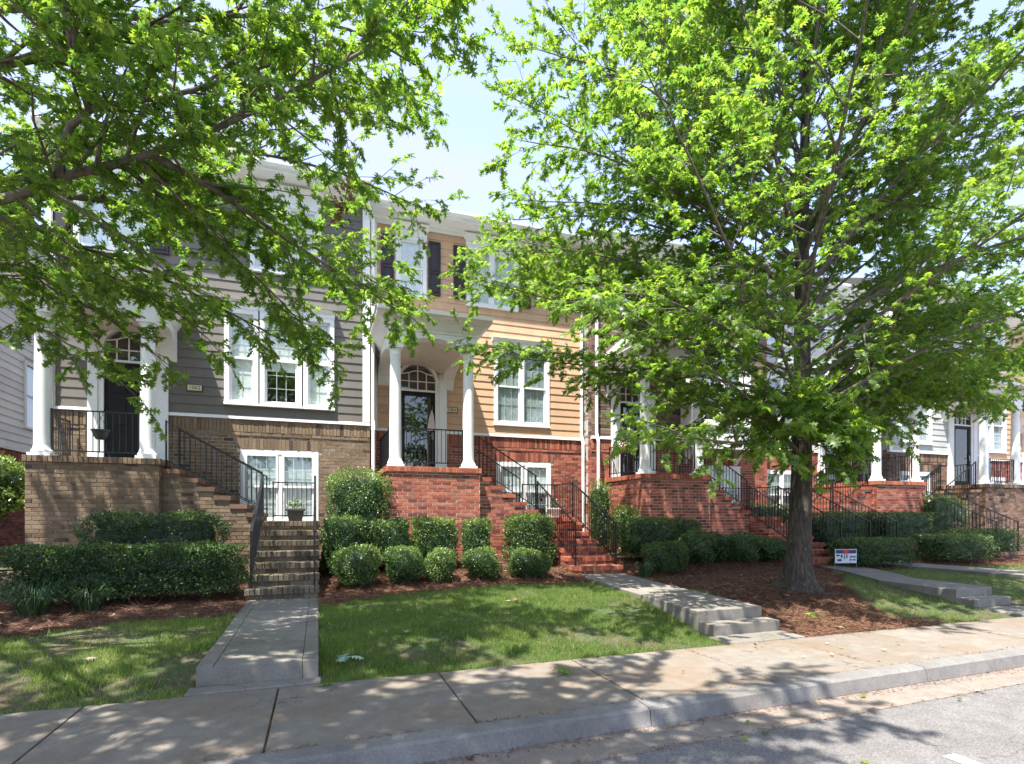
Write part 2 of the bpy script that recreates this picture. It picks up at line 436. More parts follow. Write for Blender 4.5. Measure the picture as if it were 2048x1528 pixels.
PATHS = {
    '62': [(-0.96, 5.2), (0.0, 5.16), (0.0, 9.3), (-1.0, 9.3)],
    '60': [(4.38, 5.66), (5.4, 5.69), (5.55, 7.3), (5.92, 10.2), (4.95, 10.2), (4.58, 7.6)],
    '58': [(9.58, 6.0), (10.55, 6.06), (10.7, 7.4), (11.75, 9.0), (12.35, 10.2), (11.3, 10.2), (10.75, 9.0), (9.7, 7.35)],
    '56': [(13.15, 5.9), (14.2, 5.95), (14.2, 10.2), (13.15, 10.2)],
}
PATH_Z = {'62': 0.155, '60': 0.255, '58': 0.25, '56': 0.26}
PADS = [(-1.02, 4.9, 0.04, 5.25), (4.28, 4.9, 5.44, 5.7), (9.45, 5.0, 10.55, 6.05), (13.1, 5.0, 14.2, 5.95)]
def on_path(x, y, g=0.0):
    for a, b, c, d in PADS:
        if a < x < c and b < y < d: return True
    for k, p in PATHS.items():
        if poly_in(p, x, y): return True
    return False

g = MB()
x0, x1, y0, y1, st = -13.0, 26.0, 4.8, 12.6, 0.085
nx = int((x1 - x0) / st); ny = int((y1 - y0) / st)
for j in range(ny + 1):
    for i in range(nx + 1):
        x = x0 + (x1 - x0) * i / nx; y = y0 + (y1 - y0) * j / ny
        bed = in_bed(x, y)
        g.v.append((x, y, gz(x, y) + 0.008 * math.sin(x * 3.1 + y * 5.3) + R.uniform(-0.004, 0.004)))
        g.a.append(1.0 if bed else 0.0)
W = nx + 1
g.f = [(j * W + i, j * W + i + 1, (j + 1) * W + i + 1, (j + 1) * W + i) for j in range(ny) for i in range(nx)]
gr = g.build('ground', M['soil'], smooth=True)
tag(gr, 'planting soil of the sloping front gardens', kind='structure')
far = MB()
far.quad((-400, -400, -0.3), (400, -400, -0.3), (400, 400, -0.3), (-400, 400, -0.3))
for (a, b, c, d, e, f_) in ((-60, -13, 4.8, 60, -0.026, 0.2), (26, 60, 4.8, 60, -0.026, 0.2)):
    far.quad((a, c, e), (b, c, e), (b, 12.6, 0.45), (a, 12.6, 0.45)); far.quad((a, 12.6, 0.45), (b, 12.6, 0.45), (b, d, 0.45), (a, d, 0.45))
far.quad((-13, 12.6, 0.45), (26, 12.6, 0.45), (26, 60, 0.45), (-13, 60, 0.45))
far.quad((-60, -60, -0.05), (60, -60, -0.05), (60, -6.2, -0.02), (-60, -6.2, -0.02))
tag(far.build('terrain', M['soil']), 'level ground around and behind the houses', kind='structure')

road = MB()
xs = [-60, -12] + list(range(-10, 17, 2)) + [60]
for a, b in zip(xs, xs[1:]):
    road.quad((a, -6.2, -0.15), (b, -6.2, -0.15), (b, kerb_y(b) - 0.42, -0.115), (a, kerb_y(a) - 0.42, -0.115))
tag(road.build('road', M['asphalt']), 'grey asphalt street in front of the townhouses', kind='structure')
gut = MB()
for a, b in zip(xs, xs[1:]):
    gut.box(a, b, 0, 1, 0, 1)
    n = len(gut.v) - 8
    for k, (xx, yy, zz) in enumerate([(a, -0.42, -0.3), (b, -0.42, -0.3), (b, -0.02, -0.3), (a, -0.02, -0.3), (a, -0.42, -0.109), (b, -0.42, -0.109), (b, -0.02, -0.132), (a, -0.02, -0.132)]):
        gut.v[n + k] = (xx, kerb_y(xx) + yy, zz)
tag(gut.build('gutter', M['gutter']), 'rust-stained concrete gutter pan along the kerb', kind='structure')

kr = thing('kerb', 'pale concrete kerb between gutter and pavement', None, (2.3, 3.5, -0.13)); kr['kind'] = 'structure'
kx = [-60, -12.95, -9.9, -6.85, -3.8, -0.75, 2.3, 5.35, 8.4, 11.45, 14.5, 60]
for a, b in zip(kx, kx[1:]):
    m = MB(); a += 0.005; b -= 0.005
    prof = [(-0.035, -0.3), (-0.035, -0.128), (-0.012, -0.02), (0.012, -0.003), (0.15, 0.0), (0.15, -0.3)]
    nseg = 6 if b - a < 5 else 2
    xsq = [a + (b - a) * i / nseg for i in range(nseg + 1)]
    for xx in xsq:
        for (dy, z) in prof: m.v.append((xx, kerb_y(xx) + dy, z + 0.004)); m.a.append(R.random() * 0.2 + 0.4)
    n = len(prof)
    for i in range(nseg):
        for k in range(n):
            m.f.append((i * n + k, i * n + (k + 1) % n, (i + 1) * n + (k + 1) % n, (i + 1) * n + k))
    m.f.append(tuple(range(n))); m.f.append(tuple(nseg * n + k for k in range(n - 1, -1, -1)))
    m.build('kerbstone', M['kerb'], kr)

wk = thing('sidewalk', 'concrete pavement of separate slabs along the kerb', None, (0, 4.2, 0)); wk['kind'] = 'structure'
jx = [-60, -24] + [-0.31 + 1.335 * k for k in range(-9, 15)] + [60]
base = MB()
for a, b in zip(jx, jx[1:]):
    base.quad((a, kerb_y(a) + 0.14, -0.02), (b, kerb_y(b) + 0.14, -0.02), (b, walk_y(b) + 0.05, -0.02), (a, walk_y(a) + 0.05, -0.02))
base.build('joint_bed', M['soil'], wk)
for a, b in zip(jx, jx[1:]):
    m = MB(); a += 0.007; b -= 0.007
    dz = R.uniform(-0.004, 0.003)
    vs = [(a, kerb_y(a) + 0.165), (b, kerb_y(b) + 0.165), (b, walk_y(b)), (a, walk_y(a))]
    m.prism(vs, 'z', -0.12, dz, R.random())
    m.build('slab', M['walk'], wk, bevel=0.006)

def path(key, label, steps, joints):
    t = thing('path', label, None, (*PATHS[key][0], 0)); t['kind'] = 'structure'
    z = PATH_Z[key]; P = PATHS[key]
    half = len(P) // 2
    L = [P[0]] + P[:half:-1]; Rr = P[1:half + 1]           # near edge points on either side
    if len(P) == 4: L = [P[0], P[3]]; Rr = [P[1], P[2]]
    def edge(E, y):
        for (a, b), (c, d) in zip(E, E[1:]):
            if b <= y <= d or abs(y - d) < 1e-6: return a + (c - a) * (y - b) / (d - b)
        return E[0][0] if y < E[0][1] else E[-1][0]
    ys = sorted(set([max(P[0][1], P[1][1])] + joints + [P[2][1] if len(P) == 4 else P[half][1]]))
    first = True
    for a, b in zip(ys, ys[1:]):
        n = 5; m = MB()
        yy = [a + (b - a) * i / n for i in range(n + 1)]
        left = [(edge(L, y) , y) for y in yy]; right = [(edge(Rr, y), y) for y in yy]
        if not first: left[0] = (left[0][0], a + 0.014); right[0] = (right[0][0], a + 0.014)
        else: left[0] = P[0]; right[0] = P[1]
        q = R.random(); dz = R.uniform(-0.002, 0.002)
        if key == '62':                                     # tooled border lines
            bd = MB(); bd.prism([(p_[0] + 0.004, p_[1] + 0.004) for p_ in left[::-1]] + [(p_[0] - 0.004, p_[1] + 0.004) for p_ in right], 'z', -0.09, z - 0.012, q); bd.build('slab_bed', M['concrete'], t)
            w_ = 0.13; lerp = lambda P_, Q_, d_: [(p_[0] + d_, p_[1]) for p_ in P_]
            for LL, RR in ((left, lerp(left, None, w_ - 0.003)), (lerp(left, None, w_ + 0.003), lerp(right, None, -w_ - 0.003)), (lerp(right, None, -w_ + 0.003), right)):
                m = MB(); m.prism(LL[::-1] + RR, 'z', -0.1, z + dz, q); m.build('slab', M['concrete'], t, bevel=0.005)
        else:
            m.prism(left[::-1] + right, 'z', -0.1, z + dz, q)
            m.build('slab', M['concrete'], t, bevel=0.008)
        first = False
    for (xa, ya, xb, yb, zt) in steps:
        m = MB(); m.prism([(xa, ya), (xb, ya + 0.03), (xb, yb), (xa, yb)], 'z', -0.1, zt, R.random())
        m.build('step', M['concrete'], t, bevel=0.01)
    return t
path('62', 'low concrete path to the dark olive-tan steps of 1062', [(-1.0, 4.957, 0.02, 5.15, 0.006)], [6.05, 7.05, 8.1])
path('60', 'pale concrete path with two steps leading to the red stairs of 1060', [(4.4, 5.385, 5.42, 5.65, 0.125), (4.3, 4.985, 5.4, 5.38, 0.006)], [7.4, 8.9])
path('58', 'shaded straw-strewn concrete path beyond the oak trunk, with two steps', [(9.55, 5.72, 10.5, 5.99, 0.13), (9.5, 5.04, 10.45, 5.715, 0.006)], [7.4, 9.0])
path('56', 'farthest concrete path in deep shade', [(13.2, 5.55, 14.15, 5.89, 0.13)], [7.5, 9.0])
mk = MB(); mk.add([(3.74, -1.6, -0.128), (3.85, -1.6, -0.128), (3.85, 2.42, -0.113), (3.74, 2.42, -0.113)], [(0, 1, 2, 3)])
tag(mk.build('road_marking', M['line']), 'white painted parking line on the asphalt', kind='structure')

# ------------------------------------------------------------------ brickwork and siding
CH, BL, BH = 0.0765, 0.2135, 0.0665          # course height, brick module, brick height
def cut(lo, hi, holes):
    out = [(lo, hi)]
    for a, b in holes:
        nxt = []
        for p, q in out:
            if b <= p or a >= q: nxt.append((p, q)); continue
            if a > p: nxt.append((p, a))
            if b < q: nxt.append((b, q))
        out = nxt
    return [(p, q) for p, q in out if q - p > 0.015]
def courses(add, lo, hi, z0, z1, openings=(), hi_fn=None, lo_fn=None, mod=BL, ch=CH, phase=0.0, rag=0.0):
    k = 0; z = z0
    while z < z1 - 0.02:
        zt = min(z + ch, z1)
        a0 = lo_fn(zt) if lo_fn else lo; b0 = hi_fn(zt) if hi_fn else hi
        for (p, q) in cut(a0, b0, [(o[0], o[1]) for o in openings if o[2] < zt - 0.01 and o[3] > z + 0.01]):
            u = p
            off = (mod / 2 if k % 2 else 0.0) + phase
            nb = lo + off + math.floor((p - lo - off) / mod + 1e-6) * mod
            e = nb + mod
            while u < q - 0.02:
                ee = min(e + (R.uniform(-rag, rag) if rag else 0), q)
                if ee - u > 0.03: add(u + 0.006, ee - 0.006, z + 0.006, zt - 0.006)
                u = max(u, ee); e += mod
        z += ch; k += 1
def soldier(add, lo, hi, z0, z1, w=0.076):
    n = max(1, round((hi - lo) / w)); w = (hi - lo) / n
    for i in range(n): add(lo + i * w + 0.005, lo + (i + 1) * w - 0.005, z0 + 0.004, z1 - 0.004)
def front_adder(mb, y, d=0.07):
    def add(a, b, za, zb):
        r = R.random(); j = R.uniform(-0.004, 0.003)
        mb.add([(a, y + j, za), (b, y + j, za), (b, y + j, zb), (a, y + j, zb), (a, y + d, za), (b, y + d, za), (b, y + d, zb), (a, y + d, zb)],
               [(0, 1, 2, 3), (0, 4, 5, 1), (1, 5, 6, 2), (2, 6, 7, 3), (3, 7, 4, 0)], r)
    return add
def side_adder(mb, x, sgn, d=0.07):
    def add(a, b, za, zb):           # u runs along +Y; the face looks along sgn*X
        r = R.random(); xx = x + sgn * R.uniform(-0.004, 0.003); xb = x - sgn * d
        mb.add([(xx, a, za), (xx, b, za), (xx, b, zb), (xx, a, zb), (xb, a, za), (xb, b, za), (xb, b, zb), (xb, a, zb)],
               [(0, 1, 2, 3), (0, 4, 5, 1), (1, 5, 6, 2), (2, 6, 7, 3), (3, 7, 4, 0)], r)
    return add
BRICK_MESH = {}
def brick_mesh(w, d, h, mat):
    key = (round(w, 3), round(d, 3), round(h, 3), mat, R.randrange(9))
    if key not in BRICK_MESH:
        m = MB(); e = 0.003; a, b, c = key[0] / 2, key[1] / 2, key[2] / 2
        r = (key[4] + R.random()) / 9
        # worn edges: chamfered front rim
        vs = [(-a, -b + e, -c), (a, -b + e, -c), (a, -b + e, c), (-a, -b + e, c), (-a + e, -b, -c + e), (a - e, -b, -c + e), (a - e, -b, c - e), (-a + e, -b, c - e),
              (-a, b, -c), (a, b, -c), (a, b, c), (-a, b, c)]
        fs = [(4, 5, 6, 7), (0, 1, 5, 4), (1, 2, 6, 5), (2, 3, 7, 6), (3, 0, 4, 7), (8, 9, 1, 0), (9, 10, 2, 1), (10, 11, 3, 2), (11, 8, 0, 3), (9, 8, 11, 10)]
        m.add(vs, fs, r); BRICK_MESH[key] = m.mesh('brick', M[mat])
    return BRICK_MESH[key]
def brick_obj(parent, mat, x, y, z, w, d, h):
    o = bpy.data.objects.new('brick', brick_mesh(w, d, h, mat))
    o.location = (x, y, z); o.rotation_euler = (R.uniform(-0.012, 0.012), R.uniform(-0.008, 0.008), R.uniform(-0.01, 0.01))
    COL.objects.link(o)
    o.parent = parent
    return o
def brick_objs_front(parent, mat, y, d=0.07):
    def add(a, b, za, zb):
        brick_obj(parent, mat, (a + b) / 2, y + d / 2 + R.uniform(-0.003, 0.003), (za + zb) / 2, b - a, d, zb - za)
    return add
def panel_minus(mb, lo, hi, z0, z1, openings, y, y2):
    """a wall slab (mortar) with rectangular openings"""
    zs = sorted(set([z0, z1] + [min(max(v, z0), z1) for o in openings for v in (o[2], o[3])]))
    for za, zb in zip(zs, zs[1:]):
        if zb - za < 1e-4: continue
        for p, q in cut(lo, hi, [(o[0], o[1]) for o in openings if o[2] <= za + 1e-4 and o[3] >= zb - 1e-4]):
            mb.box(p, q, y, y2, za, zb)
BOARD = 0.2
def siding(parent, mat, lo, hi, z0, z1, openings, y, axis='y', sgn=-1):
    z = z0
    while z < z1 - 0.02:
        zt = min(z + BOARD, z1)
        segs = cut(lo, hi, [(o[0], o[1]) for o in openings if o[2] < zt - 0.01 and o[3] > z + 0.01])
        fine = []
        for p, q in segs:                       # butt joints
            while q - p > 4.2:
                c = p + R.uniform(1.6, 3.4); fine.append((p, c - 0.001)); p = c + 0.001
            fine.append((p, q))
        for p, q in fine:
            m = MB(); r = R.random(); tb = 0.027 + R.uniform(-0.002, 0.002); w = R.uniform(-0.002, 0.002)
            zz = min(zt + 0.02, z1)
            pr = [(tb, z), (0.008, zz), (-0.03, zz), (-0.03, z)]
            if axis == 'y':
                m.prism([(y + sgn * t, v + (w if t > 0 else 0)) for t, v in pr], 'x', p, q, r)
            else:
                m.prism([(y + sgn * t, v) for t, v in pr], 'y', p, q, r)
            m.build('siding_board', M[mat], parent)
        z += BOARD

# ------------------------------------------------------------------ windows, doors
def sash(fr, mu, x0, x1, z0, z1, y, cols, rows, st=0.045):
    for (a, b, c, d) in ((x0, x0 + st, z0, z1), (x1 - st, x1, z0, z1), (x0 + st, x1 - st, z0, z0 + st), (x0 + st, x1 - st, z1 - st, z1)):
        fr.box(a, b, y, y + 0.035, c, d)
    for i in range(1, cols):
        x = x0 + st + (x1 - x0 - 2 * st) * i / cols; mu.box(x - 0.0065, x + 0.0065, y + 0.02, y + 0.03, z0 + st, z1 - st)
    for j in range(1, rows):
        z = z0 + st + (z1 - z0 - 2 * st) * j / rows; mu.box(x0 + st, x1 - st, y + 0.021, y + 0.029, z - 0.0065, z + 0.0065)
def window(root, x0, x1, z0, z1, Y, units=2, trim=0.1, crown=0.0, cols=3, rows=2, back='blind', proud=0.05, name='window', blind_to=None, ratios=None, label=None):
    fr = MB(); mu = MB()
    yo = Y - proud; yi = Y + 0.1
    # casing
    fr.box(x0, x0 + trim, yo, yi, z0, z1); fr.box(x1 - trim, x1, yo, yi, z0, z1)
    fr.box(x0 + trim, x1 - trim, yo, yi, z1 - trim, z1); fr.box(x0 - 0.015, x1 + 0.015, yo - 0.025, yi, z0 - 0.045, z0)
    fr.box(x0 + trim, x1 - trim, yo + 0.006, yi, z0, z0 + trim * 0.6)
    if crown:
        fr.box(x0 - 0.01, x1 + 0.01, yo - 0.008, Y + 0.02, z1 + 0.002, z1 + crown * 0.55)
        fr.prism([(yo - 0.01, z1 + crown * 0.55), (yo - 0.05, z1 + crown * 0.72), (yo - 0.1, z1 + crown), (Y + 0.02, z1 + crown), (Y + 0.02, z1 + crown * 0.55)], 'x', x0 - 0.06, x1 + 0.06)
    ix0, ix1, iz0, iz1 = x0 + trim, x1 - trim, z0 + trim * 0.6, z1 - trim
    mid = 0.09
    rat = ratios or [1.0 / units] * units
    w = (ix1 - ix0 - mid * (units - 1)); cur = ix0; spans = []
    for k in range(units):
        spans.append((cur, cur + w * rat[k])); cur += w * rat[k] + mid
        if k < units - 1: fr.box(spans[-1][1], cur, yo + 0.012, yi, iz0, iz1)
    panes = []
    for a, b in spans:
        zm = (iz0 + iz1) / 2
        sash(fr, mu, a, b, zm - 0.022, iz1, Y - 0.005, cols, rows); sash(fr, mu, a, b, iz0, zm + 0.022, Y + 0.032, cols, rows)
        panes += [(a + 0.04, b - 0.04, zm, iz1 - 0.04, Y + 0.012), (a + 0.04, b - 0.04, iz0 + 0.04, zm, Y + 0.049)]
    o = fr.build(name, M['paint'], root, bevel=0.003); yi = Y + 0.078
    if label: o['label'] = label
    if mu.v: mu.build('muntin', M['paint'], o)
    for (a, b, c, d, y) in panes:
        m = MB(); m.quad((a, y, c), (b, y, c), (b, y, d), (a, y, d)); m.build('pane', M['glass'], o)
    yi = Y + 0.1; rm = MB(); D = 0.7                                       # shallow box, its dimness painted as dark walls
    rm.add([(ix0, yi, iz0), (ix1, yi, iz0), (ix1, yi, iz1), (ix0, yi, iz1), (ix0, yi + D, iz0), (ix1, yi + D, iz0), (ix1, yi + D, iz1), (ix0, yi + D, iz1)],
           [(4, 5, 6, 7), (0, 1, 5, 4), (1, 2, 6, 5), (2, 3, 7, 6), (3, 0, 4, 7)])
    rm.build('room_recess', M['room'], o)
    if back:
        yi = Y + 0.078; bl = MB(); zb = iz0 if blind_to is None else blind_to
        for a, b in spans:
            if back == 'blind':
                z = iz1 - 0.03
                while z > zb:
                    bl.quad((a + 0.01, yi - 0.012, z - 0.02), (b - 0.01, yi - 0.012, z - 0.02), (b - 0.01, yi + 0.006, z + 0.012), (a + 0.01, yi + 0.006, z + 0.012)); z -= 0.03
            else:
                bl.box(a + 0.005, b - 0.005, yi - 0.01, yi, zb, iz1 - 0.01)
        bl.build('blind' if back == 'blind' else 'shade', M['blind' if back == 'blind' else 'curtain'], o)
    return o
def shutter(root, x0, x1, z0, z1, Y):
    m = MB(); m.box(x0, x1, Y - 0.035, Y + 0.02, z0, z1)
    s = 0.06; zm = z0 + (z1 - z0) * 0.42
    for a, b in ((z0 + s, zm - s / 2), (zm + s / 2, z1 - s)):
        m.box(x0 + s, x1 - s, Y - 0.05, Y - 0.034, a + 0.02, b - 0.02)
    for (a, b, c, d) in ((x0, x0 + s * .8, z0, z1), (x1 - s * .8, x1, z0, z1), (x0 + s * .8, x1 - s * .8, z0, z0 + s), (x0 + s * .8, x1 - s * .8, z1 - s, z1), (x0 + s * .8, x1 - s * .8, zm - s / 2, zm + s / 2)):
        m.box(a, b, Y - 0.055, Y - 0.0345, c, d)
    m.build('shutter', M['shutter'], root, bevel=0.004)
def arc(cx, hw, zs, rise, n=14, a0=-1.0, a1=1.0):
    """points of a segmental arch from left to right"""
    r = (hw * hw + rise * rise) / (2 * rise); out = []
    th = math.asin(min(1, hw / r))
    for i in range(n + 1):
        t = th * (a0 + (a1 - a0) * i / n)
        out.append((cx + r * math.sin(t), zs + rise - r + r * math.cos(t)))
    return out
def front_door(root, dx0, dx1, zf, Y, glass=True):
    fr = MB(); top = zf + 2.16; sp = top + 0.35; rise = 0.36; cx = (dx0 + dx1) / 2; hw = (dx1 - dx0) / 2
    yo, yi = Y - 0.06, Y + 0.1
    outer = arc(cx, hw + 0.1, sp, rise + 0.06); inner = arc(cx, hw, sp, rise)
    for i in range(len(outer) - 1):
        fr.prism([inner[i], inner[i + 1], outer[i + 1], outer[i]], 'y', yo, yi)
    fr.box(dx0 - 0.1, dx0, yo, yi, zf, sp); fr.box(dx1, dx1 + 0.1, yo, yi, zf, sp)
    fr.box(dx0 - 0.28, dx0 - 0.101, yo - 0.02, Y + 0.02, zf, sp + 0.12); fr.box(dx1 + 0.101, dx1 + 0.3, yo - 0.02, Y + 0.02, zf, sp + 0.12)
    fr.box(dx0 - 0.3, dx0 - 0.095, yo - 0.035, Y + 0.02, sp + 0.02, sp + 0.06); fr.box(dx1 + 0.095, dx1 + 0.32, yo - 0.035, Y + 0.02, sp + 0.02, sp + 0.06)
    fr.box(dx0, dx1, yo + 0.01, yi, top, top + 0.05)
    o = fr.build('door_frame', M['paint'], root, bevel=0.003)
    # transom
    mu = MB(); ym = Y - 0.005
    for k in (-0.5, 0.0, 0.5):
        zt = sp + (rise - 0.01 if k == 0 else 0.13)
        mu.box(cx + k * hw - 0.012, cx + k * hw + 0.012, ym, ym + 0.03, top + 0.05, zt)
    mu.box(dx0, dx1, ym + 0.003, ym + 0.027, sp - 0.09, sp - 0.066)
    ia = arc(cx, hw * 0.5, sp + 0.12, 0.07, 8)
    for a, b in zip(ia, ia[1:]):
        mu.prism([a, b, (b[0], b[1] + 0.022), (a[0], a[1] + 0.022)], 'y', ym + 0.002, ym + 0.028)
    for sg in (-1, 1):
        mu.prism([(cx + sg * hw * 0.5, sp + 0.125), (cx + sg * hw * 0.5, sp + 0.148), (cx + sg * hw * 0.97, sp + 0.232 - 0.12), (cx + sg * hw * 0.97, sp + 0.2 - 0.12)][::sg], 'y', ym + 0.004, ym + 0.026)
    mu.build('muntin', M['paint'], o)
    tp = MB(); pts = [(dx0, top + 0.05), (dx1, top + 0.05)] + inner[::-1]
    tp.add([(a, Y + 0.03, b) for a, b in pts], [tuple(range(len(pts)))]); tp.build('pane', M['glass'], o)
    d = MB()
    if glass:
        s = 0.11
        d.box(dx0, dx0 + s, Y - 0.03, Y + 0.02, zf, top); d.box(dx1 - s, dx1, Y - 0.03, Y + 0.02, zf, top)
        d.box(dx0 + s, dx1 - s, Y - 0.03, Y + 0.02, zf, zf + 0.2); d.box(dx0 + s, dx1 - s, Y - 0.03, Y + 0.02, top - s, top)
    else:
        d.box(dx0, dx1, Y - 0.01, Y + 0.04, zf, top)
        for i in range(2):
            for j in range(3):
                a = dx0 + 0.1 + i * (dx1 - dx0 - 0.1) / 2; b = a + (dx1 - dx0 - 0.3) / 2
                c = zf + 0.2 + j * 0.66; d.box(a, b, Y - 0.025, Y - 0.008, c, c + 0.5)
    do = d.build('door', M['door'], root, bevel=0.004)
    if glass:
        m = MB(); m.quad((dx0 + 0.1, Y - 0.005, zf + 0.19), (dx1 - 0.1, Y - 0.005, zf + 0.19), (dx1 - 0.1, Y - 0.005, top - 0.1), (dx0 + 0.1, Y - 0.005, top - 0.1))
        m.build('pane', M['glass_dark'], do)
    h = MB(); h.tube([(dx1 - 0.07, Y - 0.03, zf + 1.02), (dx1 - 0.07, Y - 0.075, zf + 1.02), (dx1 - 0.17, Y - 0.08, zf + 1.02)], 0.011, 8)
    h.box(dx1 - 0.09, dx1 - 0.045, Y - 0.045, Y - 0.0305, zf + 0.93, zf + 1.12)
    h.build('handle', M['wire'], do)
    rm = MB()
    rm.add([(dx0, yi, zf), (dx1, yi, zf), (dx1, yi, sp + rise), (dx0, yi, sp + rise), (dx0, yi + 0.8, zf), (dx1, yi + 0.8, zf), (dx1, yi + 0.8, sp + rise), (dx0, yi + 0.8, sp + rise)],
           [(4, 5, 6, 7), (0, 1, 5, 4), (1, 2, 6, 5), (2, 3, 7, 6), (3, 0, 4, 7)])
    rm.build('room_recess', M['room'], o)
    return (dx0 - 0.05, dx1 + 0.05, zf - 0.2, sp + rise - 0.02)
def column(root, cx, cy, z0, z1):
    m = MB(); m.box(cx - 0.17, cx + 0.17, cy - 0.17, cy + 0.17, z0, z0 + 0.055)
    m.box(cx - 0.155, cx + 0.155, cy - 0.155, cy + 0.155, z1 - 0.06, z1)
    prof = [(0.165, z0 + 0.055), (0.172, z0 + 0.08), (0.165, z0 + 0.11), (0.145, z0 + 0.125), (0.142, z0 + 0.16), (0.132, z0 + 0.19)]
    for i in range(9):
        t = i / 8; prof.append((0.131 - 0.02 * t ** 1.6, z0 + 0.2 + (z1 - z0 - 0.42) * t))
    prof += [(0.122, z1 - 0.2), (0.122, z1 - 0.18), (0.111, z1 - 0.17), (0.113, z1 - 0.12), (0.14, z1 - 0.075), (0.142, z1 - 0.06)]
    m.lathe(cx, cy, prof, 28); m.build('column', M['paint'], root, smooth=False)
    return m
def column_s(root, cx, cy, z0, z1):
    column(root, cx, cy, z0, z1)
    o = [c for c in root.children if c.name.startswith('column')][-1]
    for p in o.data.polygons: p.use_smooth = len(p.vertices) == 4 and abs(p.normal.z) < 0.98 and p.index >= 12
def downspout(root, x, y, ztop, zbot, ecx, ecy):
    m = MB(); w = 0.045
    pts = [(ecx, ecy, ztop), (ecx, ecy + 0.03, ztop - 0.12), (x, y, ztop - 0.5), (x, y, 3.75), (x + 0.0, y - 0.1, 3.5), (x, y - 0.1, zbot + 0.2), (x, y - 0.24, zbot)]
    m.tube([Vector(p) for p in pts], w, 8)
    m.build('downspout', M['paint'], root)

